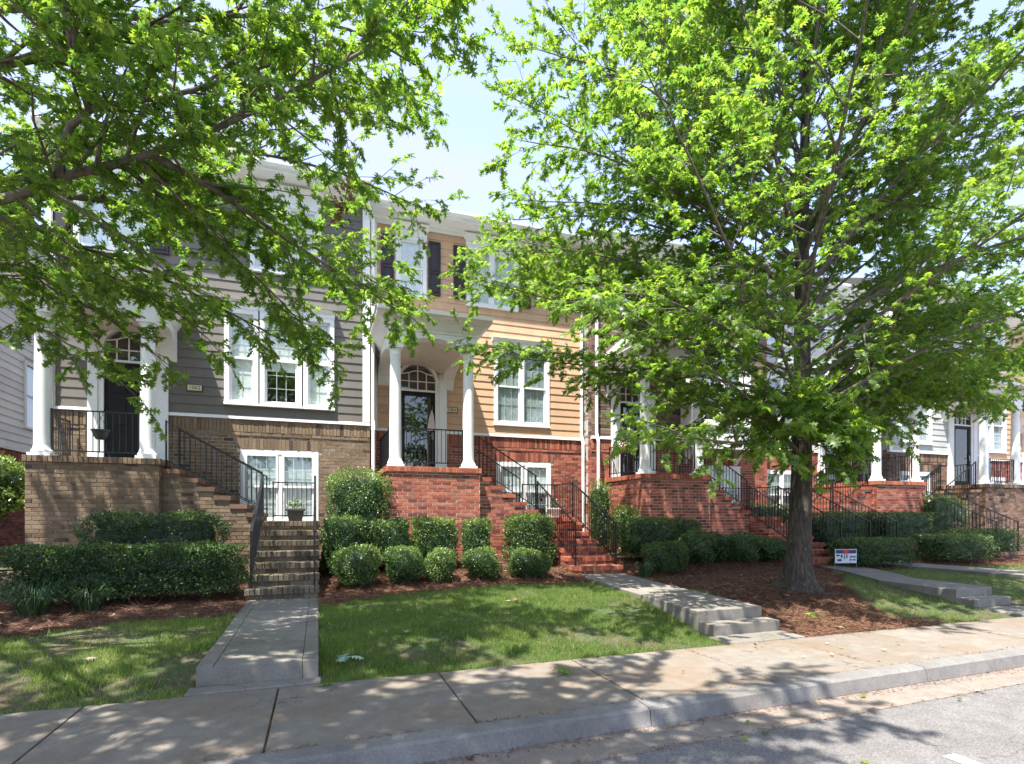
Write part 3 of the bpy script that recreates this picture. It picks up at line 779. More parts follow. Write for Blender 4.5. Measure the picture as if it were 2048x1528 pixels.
# ------------------------------------------------------------------ porches, stairs, railings
ZP = 2.5
def porch(root, x0, Yw, brick, mortar, single=False, capmat=None):
    """brick porch base, columns, arched entablature and roof; x0 is its near corner, 2.05 wide, front at Y=12"""
    W = 2.05; Yf = 12.0; xe = x0 + W
    capmat = capmat or brick
    b = MB(); b.box(x0 + 0.007, xe - 0.007, Yf + 0.007, Yw - 0.002, 0.1, ZP - 0.115)
    pb = b.build('porch_base', M[mortar], root)
    if single:
        add = brick_objs_front(pb, brick, Yf)
        courses(add, x0, xe, 0.35, ZP - 0.115)
    else:
        m = MB(); courses(front_adder(m, Yf), x0, xe, 0.35, ZP - 0.115)
        tag(m.build('brickwork', M[brick], pb), kind='stuff')
    m = MB(); z1 = ZP - 0.115
    courses(side_adder(m, x0, -1), Yf + 0.02, Yw, 0.35, z1); courses(side_adder(m, xe, 1), Yf + 0.02, Yw, 0.35, z1)
    tag(m.build('brickwork', M[brick], pb), kind='stuff')
    cap = MB(); cap.box(x0 - 0.02, xe + 0.02, Yf - 0.02, Yw - 0.002, ZP - 0.113, ZP - 0.012); cp = cap.build('porch_floor', M[mortar], root)
    n = 28; w = (W + 0.06) / n
    for i in range(n):
        xx = x0 - 0.03 + (i + 0.5) * w
        if single: brick_obj(cp, capmat, xx, Yf + 0.06, ZP - 0.055, w - 0.009, 0.2, 0.11)
    c2 = MB()
    if not single:
        for i in range(n):
            xx = x0 - 0.03 + (i + 0.5) * w; c2.box(xx - w / 2 + 0.005, xx + w / 2 - 0.005, Yf - 0.04, Yf + 0.16, ZP - 0.11, ZP, R.random())
    yy = Yf + 0.17
    while yy < Yw - 0.05:
        for xs_ in (x0 - 0.04, xe - 0.16): c2.box(xs_, xs_ + 0.2, yy, yy + 0.066, ZP - 0.11, ZP, R.random())
        yy += 0.075
    tag(c2.build('brick_edging', M[capmat], cp), kind='stuff')
    fl = MB(); fl.box(x0 + 0.16, xe - 0.16, Yf + 0.165, Yw, ZP - 0.02, ZP - 0.004); fl.build('floor_slab', M['concrete'], root)
    # columns
    for cx in (x0 + 0.19, x0 + 1.82): column_s(root, cx, Yf + 0.19, ZP, 5.12)
    # arched beam over the front and both sides
    bm = MB(); ya, yb = Yf + 0.04, Yf + 0.34
    xa, xb = x0 + 0.03, x0 + 1.98; cx = (xa + xb) / 2; zs = 5.122; top = 5.44
    ar = arc(cx, (xb - xa) / 2 - 0.3, zs, 0.21, 18)
    pts = [(xa, zs), (ar[0][0], zs)] + ar[1:-1] + [(ar[-1][0], zs), (xb, zs), (xb, top), (xa, top)]
    bm.add([(a, ya, z) for a, z in pts] + [(a, yb, z) for a, z in pts],
           [tuple(range(len(pts)))[::1], tuple(range(2 * len(pts) - 1, len(pts) - 1, -1))] + [(i, i + len(pts), (i + 1) % len(pts) + len(pts), (i + 1) % len(pts)) for i in range(len(pts))])
    for sx in (xa, xb - 0.3):
        L = Yw - yb; ar2 = arc(yb + L / 2, L / 2 - 0.12, 4.98, 0.3, 12)
        p2 = [(yb + 0.001, 4.98 + 0.14)] + ar2[3:-1] + [(ar2[-1][0], 4.98), (Yw - 0.002, 4.72), (Yw - 0.002, top), (yb + 0.001, top)]
        bm.prism(p2, 'x', sx, sx + 0.3)
    bo = bm.build('entablature', M['paint'], root)
    # cornice: bed mould, cove, fascia
    cm = MB()
    prof = [(0.0, top - 0.02), (-0.03, top), (-0.03, top + 0.03), (-0.06, top + 0.06), (-0.1, top + 0.12), (-0.17, top + 0.19), (-0.24, top + 0.22), (-0.24, top + 0.235), (-0.27, top + 0.24), (-0.27, top + 0.35), (0.1, top + 0.35)]
    ring = [(xa, xb)]
    def off(k):                     # a rectangle that grows outwards on three sides
        return [(xa + k, Yw), (xa + k, ya + k), (xb - k, ya + k), (xb - k, Yw)]
    n0 = 0
    for k, (o_, z) in enumerate(prof):
        for (px, py) in off(o_): cm.v.append((px, py, z)); cm.a.append(0.5)
    for k in range(len(prof) - 1):
        for i in range(3): cm.f.append((k * 4 + i, k * 4 + i + 1, (k + 1) * 4 + i + 1, (k + 1) * 4 + i))
    cm.build('cornice', M['paint'], root)
    # vaulted ceiling
    v = MB(); arv = arc(cx, (xb - xa) / 2 - 0.3, zs + 0.02, 0.2, 18)
    for (a, za), (c, zc) in zip(arv, arv[1:]): v.quad((a, yb, za), (c, yb, zc), (c, Yw - 0.002, zc), (a, Yw - 0.002, za))
    v.build('ceiling', M['ceiling'], root, smooth=True)
    # hipped roof against the wall
    rf = MB(); e = 0.3; zt = top + 0.352
    rf.add([(xa - e, ya - e, zt), (xb + e, ya - e, zt), (xb + e, Yw, zt), (xa - e, Yw, zt), (xa + 0.6, Yw - 0.01, zt + 0.78), (xb - 0.6, Yw - 0.01, zt + 0.78)],
           [(0, 3, 2, 1), (0, 1, 5, 4), (1, 2, 5), (3, 0, 4), (2, 3, 4, 5)])
    rf.build('porch_roof', M['porch_roof'], root)
    gt = MB(); gt.prism([(ya - 0.26, zt - 0.1), (ya - 0.36, zt - 0.06), (ya - 0.38, zt + 0.02), (ya - 0.26, zt + 0.02)], 'x', xa - 0.27, xb + 0.27)
    gt.build('gutter', M['paint'], root)

def picket_rail(name, label, pts, h=0.86, spacing=0.1, flat=False, group=None, cat='railing', posts=(True, True)):
    """pts: foot points in order; top and bottom bars, balusters, end posts"""
    t = thing(name, label, cat, pts[0], group)
    pts = [Vector(p) for p in pts]
    top = MB(); bot = MB()
    up = Vector((0, 0, 1))
    for a, b in zip(pts, pts[1:]):
        d = (b - a); hz = Vector((d.x, d.y, 0)).normalized(); s = Vector((-hz.y, hz.x, 0))
        def bar(mb, zo, w, th):
            A = a + up * zo - hz * 0.004; B = b + up * zo + hz * 0.004
            mb.add([A - s * w, A + s * w, A + s * w + up * th, A - s * w + up * th, B - s * w, B + s * w, B + s * w + up * th, B - s * w + up * th],
                   [(0, 1, 2, 3), (7, 6, 5, 4), (0, 4, 5, 1), (1, 5, 6, 2), (2, 6, 7, 3), (3, 7, 4, 0)])
        bar(top, h - 0.02, 0.021 if flat else 0.014, 0.02 if flat else 0.026); bar(bot, 0.1, 0.011, 0.022)
    top.build('top_rail', M['iron'], t); bot.build('bottom_rail', M['iron'], t)
    pk = MB(); pk.box(-0.0065, 0.0065, -0.0065, 0.0065, 0.105, h - 0.015); pm = pk.mesh('baluster', M['iron'])
    for a, b in zip(pts, pts[1:]):
        L = Vector((b.x - a.x, b.y - a.y, 0)).length; n = max(1, round(L / spacing))
        for i in range(1, n):
            o = bpy.data.objects.new('baluster', pm); p = a + (b - a) * (i / n); o.location = p
            COL.objects.link(o); o.parent = t; o.matrix_parent_inverse = Matrix.Translation(t.location).inverted()
    ps = MB(); ps.box(-0.014, 0.014, -0.014, 0.014, 0.0, h + 0.01); psm = ps.mesh('post', M['iron'])
    for i, p in enumerate(pts):
        if (i == 0 and not posts[0]) or (i == len(pts) - 1 and not posts[1]): continue
        o = bpy.data.objects.new('post', psm); o.location = p; COL.objects.link(o); o.parent = t
        o.matrix_parent_inverse = Matrix.Translation(t.location).inverted()
    return t

def stairs(label, xs, sgn, nup, zland, lx0, lx1, Ytop, nlow, tread, zfoot, brick, nose, mortar, Yw, single=True, upnose=None):
    """upper flight from the porch edge xs along sgn*X, a landing, and a lower flight towards the street"""
    t = thing('brick_steps', label, 'steps', ((lx0 + lx1) / 2, Ytop - nlow * tread, zfoot))
    TR = 0.29; Yf = 12.2; Yb = 13.45
    rise = (ZP - zland) / (nup + 1)
    caps = []
    for i in range(nup):
        a = xs + sgn * TR * i; b = xs + sgn * TR * (i + 1); z = ZP - rise * (i + 1)
        lo, hi = min(a, b), max(a, b)
        m = MB(); m.box(lo + 0.001, hi - 0.001, Yf + 0.007, Yb, 0.2, z - 0.09)
        st = m.build('step', M[mortar], t)
        # rowlock treads
        c = MB(); yy = Yf - 0.03
        while yy < Yb - 0.02:
            c.box(lo + (0.0 if sgn > 0 else -0.03) + 0.003, hi + (0.03 if sgn > 0 else 0.0) - 0.003, yy, yy + 0.067, z - 0.088, z, R.random()); yy += 0.0755
        tag(c.build('tread_bricks', M[upnose or nose], st), kind='stuff')
        caps.append((lo, hi, z))
    m = MB(); add = front_adder(m, Yf)
    far = xs + sgn * TR * nup
    lo0, hi0 = min(xs, far), max(xs, far)
    def top_at(u):
        for lo, hi, z in caps:
            if lo - 1e-6 <= u <= hi + 1e-6: return z - 0.09
        return 0
    def hi_fn(z):
        if sgn > 0:
            e = xs
            for lo, hi, zt in caps:
                if zt - 0.09 >= z - 0.03: e = hi
            return e
        return xs
    def lo_fn(z):
        if sgn < 0:
            e = xs
            for lo, hi, zt in caps:
                if zt - 0.09 >= z - 0.03: e = lo
            return e
        return xs
    courses(add, lo0, hi0, 0.35, ZP - 0.1, hi_fn=hi_fn, lo_fn=lo_fn)
    tag(m.build('brickwork', M[brick], t), kind='stuff')
    # landing
    m = MB(); m.box(lx0 + 0.012, lx1 - 0.012, Ytop + 0.012, Yb, 0.1, zland - 0.09); ld = m.build('landing', M[mortar], t)
    m = MB()
    courses(front_adder(m, Ytop), lx0, lx1, 0.2, zland - 0.09)
    courses(side_adder(m, lx0, -1), Ytop + 0.02, min(Yb, Yf) if sgn > 0 else Yb, 0.2, zland - 0.09)
    courses(side_adder(m, lx1, 1), Ytop + 0.02, Yb, 0.2, zland - 0.09)
    yy = Ytop + 0.18
    while yy < Yb - 0.05:
        m.box(lx0 - 0.02, lx1 + 0.02, yy, yy + 0.067, zland - 0.088, zland, R.random()); yy += 0.0755
    tag(m.build('brickwork', M[brick], ld), kind='stuff')
    rl = (zland - zfoot) / (nlow + 1)
    n = 14; w = (lx1 - lx0 + 0.04) / n
    for k in range(nlow + 1):          # k = 0 is the landing's own nosing
        z = zland - rl * k; yf = Ytop - tread * k
        m = MB(); m.box(lx0 + 0.01, lx1 - 0.01, yf + 0.012, yf + tread + 0.02 if k else yf + 0.1, min(0.0, zfoot - 0.1), z - 0.012)
        st = m.build('step', M[mortar], t) if k else ld
        if single:
            for i in range(n): brick_obj(st, nose, lx0 - 0.02 + (i + 0.5) * w, yf + 0.075, z - 0.045, w - 0.008, 0.21, 0.09)
            nb = 5; wb = (lx1 - lx0) / nb
            for i in range(nb):
                brick_obj(st, brick if brick != 'tan_brick' else 'step_brick', lx0 + (i + 0.5) * wb, yf + 0.04, z - 0.09 - (rl - 0.09) / 2 - 0.002, wb - 0.01, 0.06, max(0.03, rl - 0.1))
        else:
            c = MB()
            for i in range(n): c.box(lx0 - 0.02 + i * w + 0.004, lx0 - 0.02 + (i + 1) * w - 0.004, yf - 0.03, yf + 0.18, z - 0.09, z, R.random())
            tag(c.build('tread_bricks', M[nose], st), kind='stuff')
        if k:                          # tread behind the nosing and the cheeks
            c = MB()
            c.box(lx0, lx1, yf + 0.185, yf + tread + 0.03, z - 0.09, z - 0.004, R.random())
            courses(side_adder(c, lx0, -1), yf + 0.02, yf + tread + 0.02, max(0.1, zfoot - 0.1), z - 0.09)
            courses(side_adder(c, lx1, 1), yf + 0.02, yf + tread + 0.02, max(0.1, zfoot - 0.1), z - 0.09)
            tag(c.build('brickwork', M[brick], st), kind='stuff')
    return t

# ------------------------------------------------------------------ the row of townhouses
ZT, ZE = 3.65, 9.02
def shell(root, xa, xb, Yw, brick, mortar, sid, lowops, upops, jog_left=None, soldier_band=True, upper_stone=False):
    xp = xa + 0.014 if jog_left else xa
    m = MB(); panel_minus(m, xp, xb, 0.1, ZT - 0.05, lowops, Yw + 0.007, Yw + 0.2)
    wall = m.build('wall', M[mortar], root)
    b = MB(); add = front_adder(b, Yw)
    ops = list(lowops)
    lint = [(o[0] - 0.06, o[1] + 0.06, o[3], o[3] + 0.24) for o in lowops if o[3] < 3.2]
    zb = ZT - 0.33 if soldier_band else ZT - 0.05
    courses(add, xa, xb, 0.35, zb - 0.08 if soldier_band else zb, ops + lint)
    for o in lint: soldier(front_adder(b, Yw - 0.006), o[0], o[1], o[2] + 0.004, o[3])
    if soldier_band:
        pa = front_adder(b, Yw - 0.02)
        for p, q in cut(xa, xb, [(o[0], o[1]) for o in ops if o[3] > zb]):
            courses(front_adder(b, Yw - 0.015), p, q, zb - 0.078, zb)
            soldier(pa, p, q, zb + 0.002, ZT - 0.055)
    tag(b.build('brickwork', M[brick], wall), kind='stuff')
    tr = MB()
    for p, q in cut(xa, xb, [(o[0], o[1]) for o in upops if o[2] < ZT]):
        tr.prism([(Yw - 0.03, ZT - 0.05), (Yw - 0.055, ZT - 0.045), (Yw - 0.05, ZT + 0.005), (Yw - 0.02, ZT + 0.03), (Yw + 0.05, ZT + 0.03), (Yw + 0.05, ZT - 0.05)], 'x', p, q)
    tr.build('trim_band', M['paint'], root)
    if upper_stone:
        s = MB(); courses(front_adder(s, Yw - 0.01, 0.08), xa, xb, ZT + 0.02, ZE, upops, mod=0.36, ch=0.085, rag=0.09)
        ms = MB(); panel_minus(ms, xp, xb, ZT + 0.02, ZE, upops, Yw + 0.02, Yw + 0.2); w2 = ms.build('stone_wall', M['dark_mortar'], root)
        tag(s.build('stonework', M['stone'], w2), kind='stuff')
    else:
        siding(wall, sid, xa, xb, ZT + 0.03, ZE, upops, Yw)
    # inner backing so that no light comes through the laps
    ms = MB(); panel_minus(ms, xp, xb, ZT - 0.05, ZE - 0.001, upops, Yw + 0.05, Yw + 0.2); ms.build('sheathing', M['dark_mortar'], root)
    # side walls and back
    s = MB(); s.box(xa, xa + 0.05, Yw + 0.2, Yw + 9, 0.1, ZE + 0.2); s.box(xb - 0.05, xb, Yw + 0.2, Yw + 9, 0.1, ZE + 0.2); s.box(xa, xb, Yw + 9, Yw + 9.1, 0.1, ZE + 0.2)
    s.build('party_wall', M[sid], root)
    if jog_left:
        jb = MB(); jb.box(xa + 0.016, xa + 0.06, Yw + 0.21, jog_left, 0.1, ZE - 0.002); jb.build('return_wall', M['dark_mortar'], root)
        j = MB(); courses(side_adder(j, xa, -1), Yw, jog_left, 0.35, ZT - 0.055)
        tag(j.build('brickwork', M[brick], wall), kind='stuff')
        if not upper_stone: siding(wall, sid, Yw, jog_left, ZT + 0.03, ZE, (), xa, axis='x', sgn=-1)
        else:
            s = MB(); courses(side_adder(s, xa, -1, 0.08), Yw, jog_left, ZT, ZE, (), mod=0.36, ch=0.085, rag=0.09); tag(s.build('stonework', M['stone'], wall), kind='stuff')
    # eaves
    e = MB(); ov = 0.52
    e.box(xa - 0.03, xb + 0.0, Yw - ov, Yw + 0.2, ZE, ZE + 0.02)
    e.prism([(Yw - 0.03, ZE), (Yw - 0.03, ZE - 0.16), (Yw - 0.055, ZE - 0.16), (Yw - 0.06, ZE - 0.05), (Yw - 0.12, ZE)], 'x', xa, xb)
    e.prism([(Yw - ov - 0.02, ZE - 0.02), (Yw - ov - 0.02, ZE + 0.16), (Yw - ov, ZE + 0.16), (Yw - ov, ZE - 0.02)], 'x', xa - 0.03, xb)
    e.build('eave', M['paint'], root)
    gt = MB(); gt.prism([(Yw - ov - 0.021, ZE + 0.04), (Yw - ov - 0.1, ZE + 0.05), (Yw - ov - 0.135, ZE + 0.1), (Yw - ov - 0.14, ZE + 0.165), (Yw - ov - 0.021, ZE + 0.165)], 'x', xa - 0.03, xb)
    gt.build('gutter', M['paint'], root)
    rf = MB(); rf.prism([(Yw - ov - 0.05, ZE + 0.17), (Yw + 4.5, ZE + 2.3), (Yw + 9.5, ZE + 0.17)], 'x', xa - 0.03, xb)
    rf.build('roof', M['roof'], root)
    return wall
def corner_board(root, x0, x1, Yw, z0=ZT + 0.03, z1=ZE - 0.16):
    m = MB(); m.box(x0, x1, Yw - 0.045, Yw + 0.03, z0, z1); m.build('corner_board', M['paint'], root, bevel=0.004)

# --- 1062: olive siding on tan brick
XA = -4.87
A = thing('townhouse', 'dark olive-grey sided townhouse with tan brick base, numbered 1062', 'townhouse', (-2.0, 13.75, 0.4))
YA = 13.75
low = [(-1.66, 0.0, 1.3, 2.94)]
dop = (XA + 0.65, XA + 1.52, ZP - 0.2, ZP + 2.16 + 0.35 + 0.3)
up = [(-1.97, -1.28, 3.95, 6.05), (-1.25, -0.36, 3.95, 6.05), (-0.33, 0.35, 3.95, 6.05), (-1.45, 0.06, 7.0, 8.62), (-4.75, -3.4, 7.0, 8.55)]
shell(A, -5.2, 1.17, YA, 'tan_brick', 'mortar', 'siding_olive', low + [dop], up + [dop])
front_door(A, XA + 0.65, XA + 1.52, ZP, YA, glass=False)
window(A, -1.66, 0.0, 1.3, 2.94, YA, 2, proud=0.0, back='blind', label='twin sash window with closed blinds behind the planter')
window(A, -1.97, -1.28, 3.95, 6.05, YA, 1, crown=0.16, cols=2, rows=3, back='curtain', proud=0.09)
window(A, -1.25, -0.36, 3.95, 6.05, YA, 1, crown=0.16, cols=3, rows=3, back='curtain', proud=0.09, blind_to=4.75)
window(A, -0.33, 0.35, 3.95, 6.05, YA, 1, crown=0.16, cols=2, rows=3, back='curtain', proud=0.09)
window(A, -1.45, 0.06, 7.0, 8.62, YA, 2, crown=0.33, back='curtain')
window(A, -4.75, -3.4, 7.0, 8.55, YA, 2, crown=0.33, back='curtain')
shutter(A, -3.36, -3.04, 7.05, 8.5, YA - 0.03); shutter(A, -5.12, -4.8, 7.05, 8.5, YA - 0.03)
corner_board(A, 1.0, 1.17, YA); corner_board(A, -5.2, -5.06, YA)
porch(A, XA, YA, 'tan_brick', 'dark_mortar', single=True)
downspout(A, 1.24, YA - 0.02, ZE + 0.05, 0.5, 1.0, YA - 0.55)
downspout(A, -5.12, YA - 0.09, ZE + 0.05, 0.5, -5.1, YA - 0.55)
stairs('dark olive-tan brick steps with a landing, up to the 1062 porch', XA + 2.05, 1, 6, 1.33, -1.03, 0.0, 11.15, 6, 0.335, 0.155, 'tan_brick', 'step_brick', 'dark_mortar', YA, upnose='brown_brick')

# --- 1060: tan siding on red brick
XB = 1.385; YB = 14.4
B = thing('townhouse', 'orange-tan sided townhouse with red brick base, numbered 1060', 'townhouse', (4.2, 14.4, 0.4))
dop = (XB + 0.6, XB + 1.5, ZP - 0.2, ZP + 2.16 + 0.35 + 0.3)
up = [(4.5, 6.13, 3.95, 6.07), (1.86, 2.66, 7.1, 8.66), (3.72, 5.2, 7.1, 8.66)]
low = [(4.58, 6.19, 1.33, 2.94)]
shell(B, 1.17, 7.2, YB, 'red_brick', 'mortar', 'siding_tan', low + [dop], up + [dop])
front_door(B, XB + 0.6, XB + 1.5, ZP, YB, glass=True)
window(B, 4.58, 6.19, 1.33, 2.94, YB, 2, proud=0.0, back='curtain', blind_to=2.05)
window(B, 4.5, 6.13, 3.95, 6.07, YB, 2, crown=0.2, cols=3, rows=2, back='blind')
window(B, 1.86, 2.66, 7.1, 8.66, YB, 1, crown=0.3, back='curtain')
window(B, 3.72, 5.2, 7.1, 8.66, YB, 2, crown=0.3, back='curtain')
for a in (1.5, 2.7, 3.37, 5.23): shutter(B, a, a + 0.32, 7.2, 8.6, YB - 0.03)
corner_board(B, 1.28, 1.4, YB)
porch(B, XB, YB, 'red_brick', 'mortar', single=True, capmat='orange_brick')
downspout(B, 7.1, YB - 0.09, ZE + 0.05, 0.5, 7.0, YB - 0.55)
stairs('red brick steps with orange treads, up to the 1060 porch', XB + 2.05, 1, 5, 1.4, 4.87, 5.92, 12.2, 6, 0.355, 0.255, 'red_brick', 'orange_brick', 'mortar', YB)

# --- 1058: stone on red brick, bay window
XCc = 7.64; YC = 13.9
Cc = thing('townhouse', 'brown stone-faced townhouse with white bay, mostly behind the oak crown', 'townhouse', (10.3, 13.9, 0.4))
dop = (XCc + 0.45, XCc + 1.3, ZP - 0.2, ZP + 2.16 + 0.35 + 0.3)
low = [(10.9, 12.35, 1.35, 2.98)]
up = [(8.0, 8.8, 7.1, 8.66), (10.6, 12.1, 7.1, 8.66)]
shell(Cc, 7.2, 13.4, YC, 'red_brick', 'mortar', 'siding_grey', low + [dop], up + [dop], jog_left=14.38, upper_stone=True)
front_door(Cc, XCc + 0.45, XCc + 1.3, ZP, YC, glass=True)
window(Cc, 10.9, 12.35, 1.35, 2.98, YC, 2, proud=0.0, back='blind')
window(Cc, 8.0, 8.8, 7.1, 8.66, YC, 1, crown=0.3, back='curtain'); window(Cc, 10.6, 12.1, 7.1, 8.66, YC, 2, crown=0.3, back='curtain')
bay = MB(); bx0, bx1, by = 10.15, 12.3, 13.4
for (a, b, z0, z1) in ((bx0, bx0 + 0.42, 3.5, 6.3), (bx1 - 0.3, bx1, 3.5, 6.3), (bx0 + 0.42, bx1 - 0.3, 3.5, 4.2), (bx0 + 0.42, bx1 - 0.3, 5.9, 6.3)):
    bay.box(a, b, by, YC, z0, z1)
bay.box(bx0 - 0.06, bx1 + 0.06, by - 0.06, YC, 3.42, 3.5); bay.box(bx0 - 0.06, bx1 + 0.06, by - 0.06, YC, 4.1, 4.16); bay.box(bx0 - 0.1, bx1 + 0.1, by - 0.12, YC, 6.3, 6.42)
for a in (bx0 + 0.1, bx1 - 0.22): bay.prism([(by + 0.05, 3.42), (YC - 0.02, 3.42), (YC - 0.02, 3.0)], 'x', a, a + 0.12)
bay.build('bay', M['paint'], Cc)
window(Cc, bx0 + 0.42, bx1 - 0.3, 4.2, 5.9, by + 0.05, 2, trim=0.06, cols=3, rows=3, back='curtain', blind_to=5.4, proud=0.04)
porch(Cc, XCc, YC, 'red_brick', 'mortar', single=True, capmat='orange_brick')
downspout(Cc, 7.32, YC - 0.09, ZE + 0.05, 0.5, 7.3, YC - 0.55)
stairs('red brick steps half hidden by the oak trunk and hedges', XCc + 2.05, 1, 5, 1.42, 11.16, 12.3, 12.2, 6, 0.34, 0.25, 'red_brick', 'orange_brick', 'mortar', YC)

# --- next houses, stairs running the other way
def far_house(label, xa, xb, Yw, x0, brick, mortar, sid, winx, steplabel, nose, jog=None, upw=None, land=None, cap=None):
    t = thing('townhouse', label, 'townhouse', ((xa + xb) / 2, Yw, 0.4))
    dop = (x0 + 0.6, x0 + 1.5, ZP - 0.2, ZP + 2.16 + 0.35 + 0.3)
    low = [(winx, winx + 1.5, 1.35, 2.98)]
    up = [(winx - 0.1, winx + 1.5, 3.95, 6.05), (winx - 0.1, winx + 1.4, 7.1, 8.66), (x0 + 0.6, x0 + 1.5, 7.1, 8.66)]
    shell(t, xa, xb, Yw, brick, mortar, sid, low + [dop], up + [dop], jog_left=jog)
    front_door(t, x0 + 0.6, x0 + 1.5, ZP, Yw, glass=True)
    window(t, winx, winx + 1.5, 1.35, 2.98, Yw, 2, proud=0.0, back='blind')
    window(t, winx - 0.1, winx + 1.5, 3.95, 6.05, Yw, 2, crown=0.2, rows=3, back='blind')
    for o in up[1:]: window(t, o[0], o[1], o[2], o[3], Yw, 2 if o[1] - o[0] > 1 else 1, crown=0.3, back='curtain')
    corner_board(t, xa, xa + 0.14, Yw); corner_board(t, xb - 0.14, xb - 0.002, Yw)
    porch(t, x0, Yw, brick, mortar, single=False, capmat=cap)
    downspout(t, xb - 0.1, Yw - 0.09, ZE + 0.05, 0.5, xb - 0.2, Yw - 0.55)
    stairs(steplabel, x0, -1, 5, 1.42, x0 - 5 * 0.29 - 1.1, x0 - 5 * 0.29 - 0.02, 12.2, 6, 0.34, 0.26, brick, nose, mortar, Yw, single=False)
    return t
D = far_house('light grey sided townhouse with red brick porch, right of the oak trunk', 13.4, 18.05, 14.4, 15.72, 'red_brick', 'mortar', 'siding_grey', 13.75, 'red brick steps descending away from the last red porch', 'orange_brick', cap='orange_brick')
E_ = far_house('grey sided townhouse with brown brick base, far along the row', 18.05, 22.95, 13.4, 20.6, 'brown_brick', 'dark_mortar', 'siding_grey', 18.6, 'dark brown brick steps at the far end of the row', 'brown_brick', jog=14.38)
F_ = far_house('tan sided townhouse at the end of the row, almost out of view', 22.95, 29.0, 14.2, 26.2, 'red_brick', 'mortar', 'siding_tan', 24.0, 'brick steps of the farthest house in the row', 'red_brick')

# --- neighbour on the near side, seen along its end wall
N = thing('townhouse', 'pale grey sided house end wall with red brick base, beside 1062', 'townhouse', (-7.6, 18, 0.4))
m = MB(); m.box(-14, -7.612, 13.0, 27, 0.1, 3.2); nw = m.build('wall', M['mortar'], N)
b = MB(); ad = side_adder(b, -7.6, 1); courses(ad, 13.0, 27, 0.35, 2.95)
u = 13.0
while u < 27: ad(u + 0.005, u + 0.07, 2.96, 3.17); u += 0.076
courses(front_adder(b, 12.99), -14, -7.6, 0.35, 2.95)
tag(b.build('brickwork', M['red_brick'], nw), kind='stuff')
m = MB(); m.box(-14, -7.64, 13.05, 27, 3.2, 9.3); m.build('sheathing', M['siding_pale'], N)
siding(nw, 'siding_pale', 13.0, 27, 3.22, 9.3, [(18.7, 19.7, 3.9, 5.7)], -7.6, axis='x', sgn=1)
m = MB(); m.box(-7.66, -7.55, 18.65, 18.76, 3.9, 5.7); m.box(-7.66, -7.55, 19.64, 19.75, 3.9, 5.7); m.box(-7.66, -7.55, 18.76, 19.64, 5.6, 5.7); m.box(-7.66, -7.54, 18.6, 19.8, 3.84, 3.9); m.box(-7.64, -7.58, 18.76, 19.64, 4.75, 4.8)
wf = m.build('window', M['paint'], N)
m = MB(); m.quad((-7.6, 18.76, 3.9), (-7.6, 19.64, 3.9), (-7.6, 19.64, 5.6), (-7.6, 18.76, 5.6)); m.build('pane', M['glass'], wf)
m = MB(); m.box(-7.63, -7.57, 13.0, 27, 3.17, 3.215); m.build('trim_band', M['paint'], N)
m = MB(); m.prism([(-14.3, 9.3), (-7.3, 9.3), (-7.3, 9.5), (-10.8, 11.5), (-14.3, 9.5)], 'y', 12.6, 27.4); m.build('roof', M['roof'], N)

# ------------------------------------------------------------------ railings
def rails(tagname, x0, sgn, nup, zland, lx0, lx1, Ytop, nlow, tread, zfoot, Yw, full=True, where=''):
    g_ = 'black iron railings of the front steps'
    W = 2.05; c1, c2 = x0 + 0.33, x0 + 1.68
    picket_rail('porch_railing', f'black iron railing between the two white columns of {tagname}', [(c1, 12.17, ZP), (c2, 12.17, ZP)], group=g_)
    sx = x0 + 0.08 if sgn > 0 else x0 + W - 0.08
    picket_rail('porch_railing', f'short black iron railing along the closed side of the {tagname} porch', [(sx, 12.4, ZP), (sx, Yw - 0.1, ZP)], group=g_)
    xs = x0 + W if sgn > 0 else x0
    TR = 0.29; rise = (ZP - zland) / (nup + 1)
    xe = xs + sgn * TR * nup
    a, b = (xs + sgn * 0.05, ZP - rise * 0.6), (xe, zland + rise * 0.75)
    for yy, nm in ((12.28, 'outer'), (13.38, 'wall-side')):
        picket_rail('stair_railing', f'{nm} sloping black railing of the upper flight at {tagname}', [(a[0], yy, a[1]), (b[0], yy, b[1])], group=g_)
    # landing back and far side
    fx = lx1 - 0.06 if sgn > 0 else lx0 + 0.06
    nx_ = lx0 + 0.08 if sgn > 0 else lx1 - 0.08
    picket_rail('landing_railing', f'black iron railing round the back of the landing at {tagname}', [(nx_, 13.38, zland), (fx, 13.38, zland), (fx, Ytop + 0.1, zland)], group=g_)
    rl = (zland - zfoot) / (nlow + 1)
    for xx, nm in ((lx0 + 0.06, 'near-side' if sgn > 0 else 'outer'), (lx1 - 0.06, 'far-side' if sgn > 0 else 'inner')):
        picket_rail('stair_railing', f'{nm} black handrail of the lower flight at {tagname}', [(xx, Ytop + 0.08, zland), (xx, Ytop - tread * nlow + 0.14, zfoot + rl)], flat=True, group=g_)
rails('the tan brick house', XA, 1, 6, 1.33, -1.03, 0.0, 11.15, 6, 0.335, 0.155, YA)
rails('the orange-tan house', XB, 1, 5, 1.4, 4.87, 5.92, 12.2, 6, 0.355, 0.255, YB)
rails('the stone-faced house', XCc, 1, 5, 1.42, 11.16, 12.3, 12.2, 6, 0.34, 0.25, YC)
rails('the grey red-brick house', 15.72, -1, 5, 1.42, 15.72 - 2.55, 15.72 - 1.47, 12.2, 6, 0.34, 0.26, 14.4)
rails('the brown-brick house', 20.6, -1, 5, 1.42, 20.6 - 2.55, 20.6 - 1.47, 12.2, 6, 0.34, 0.26, 13.4)

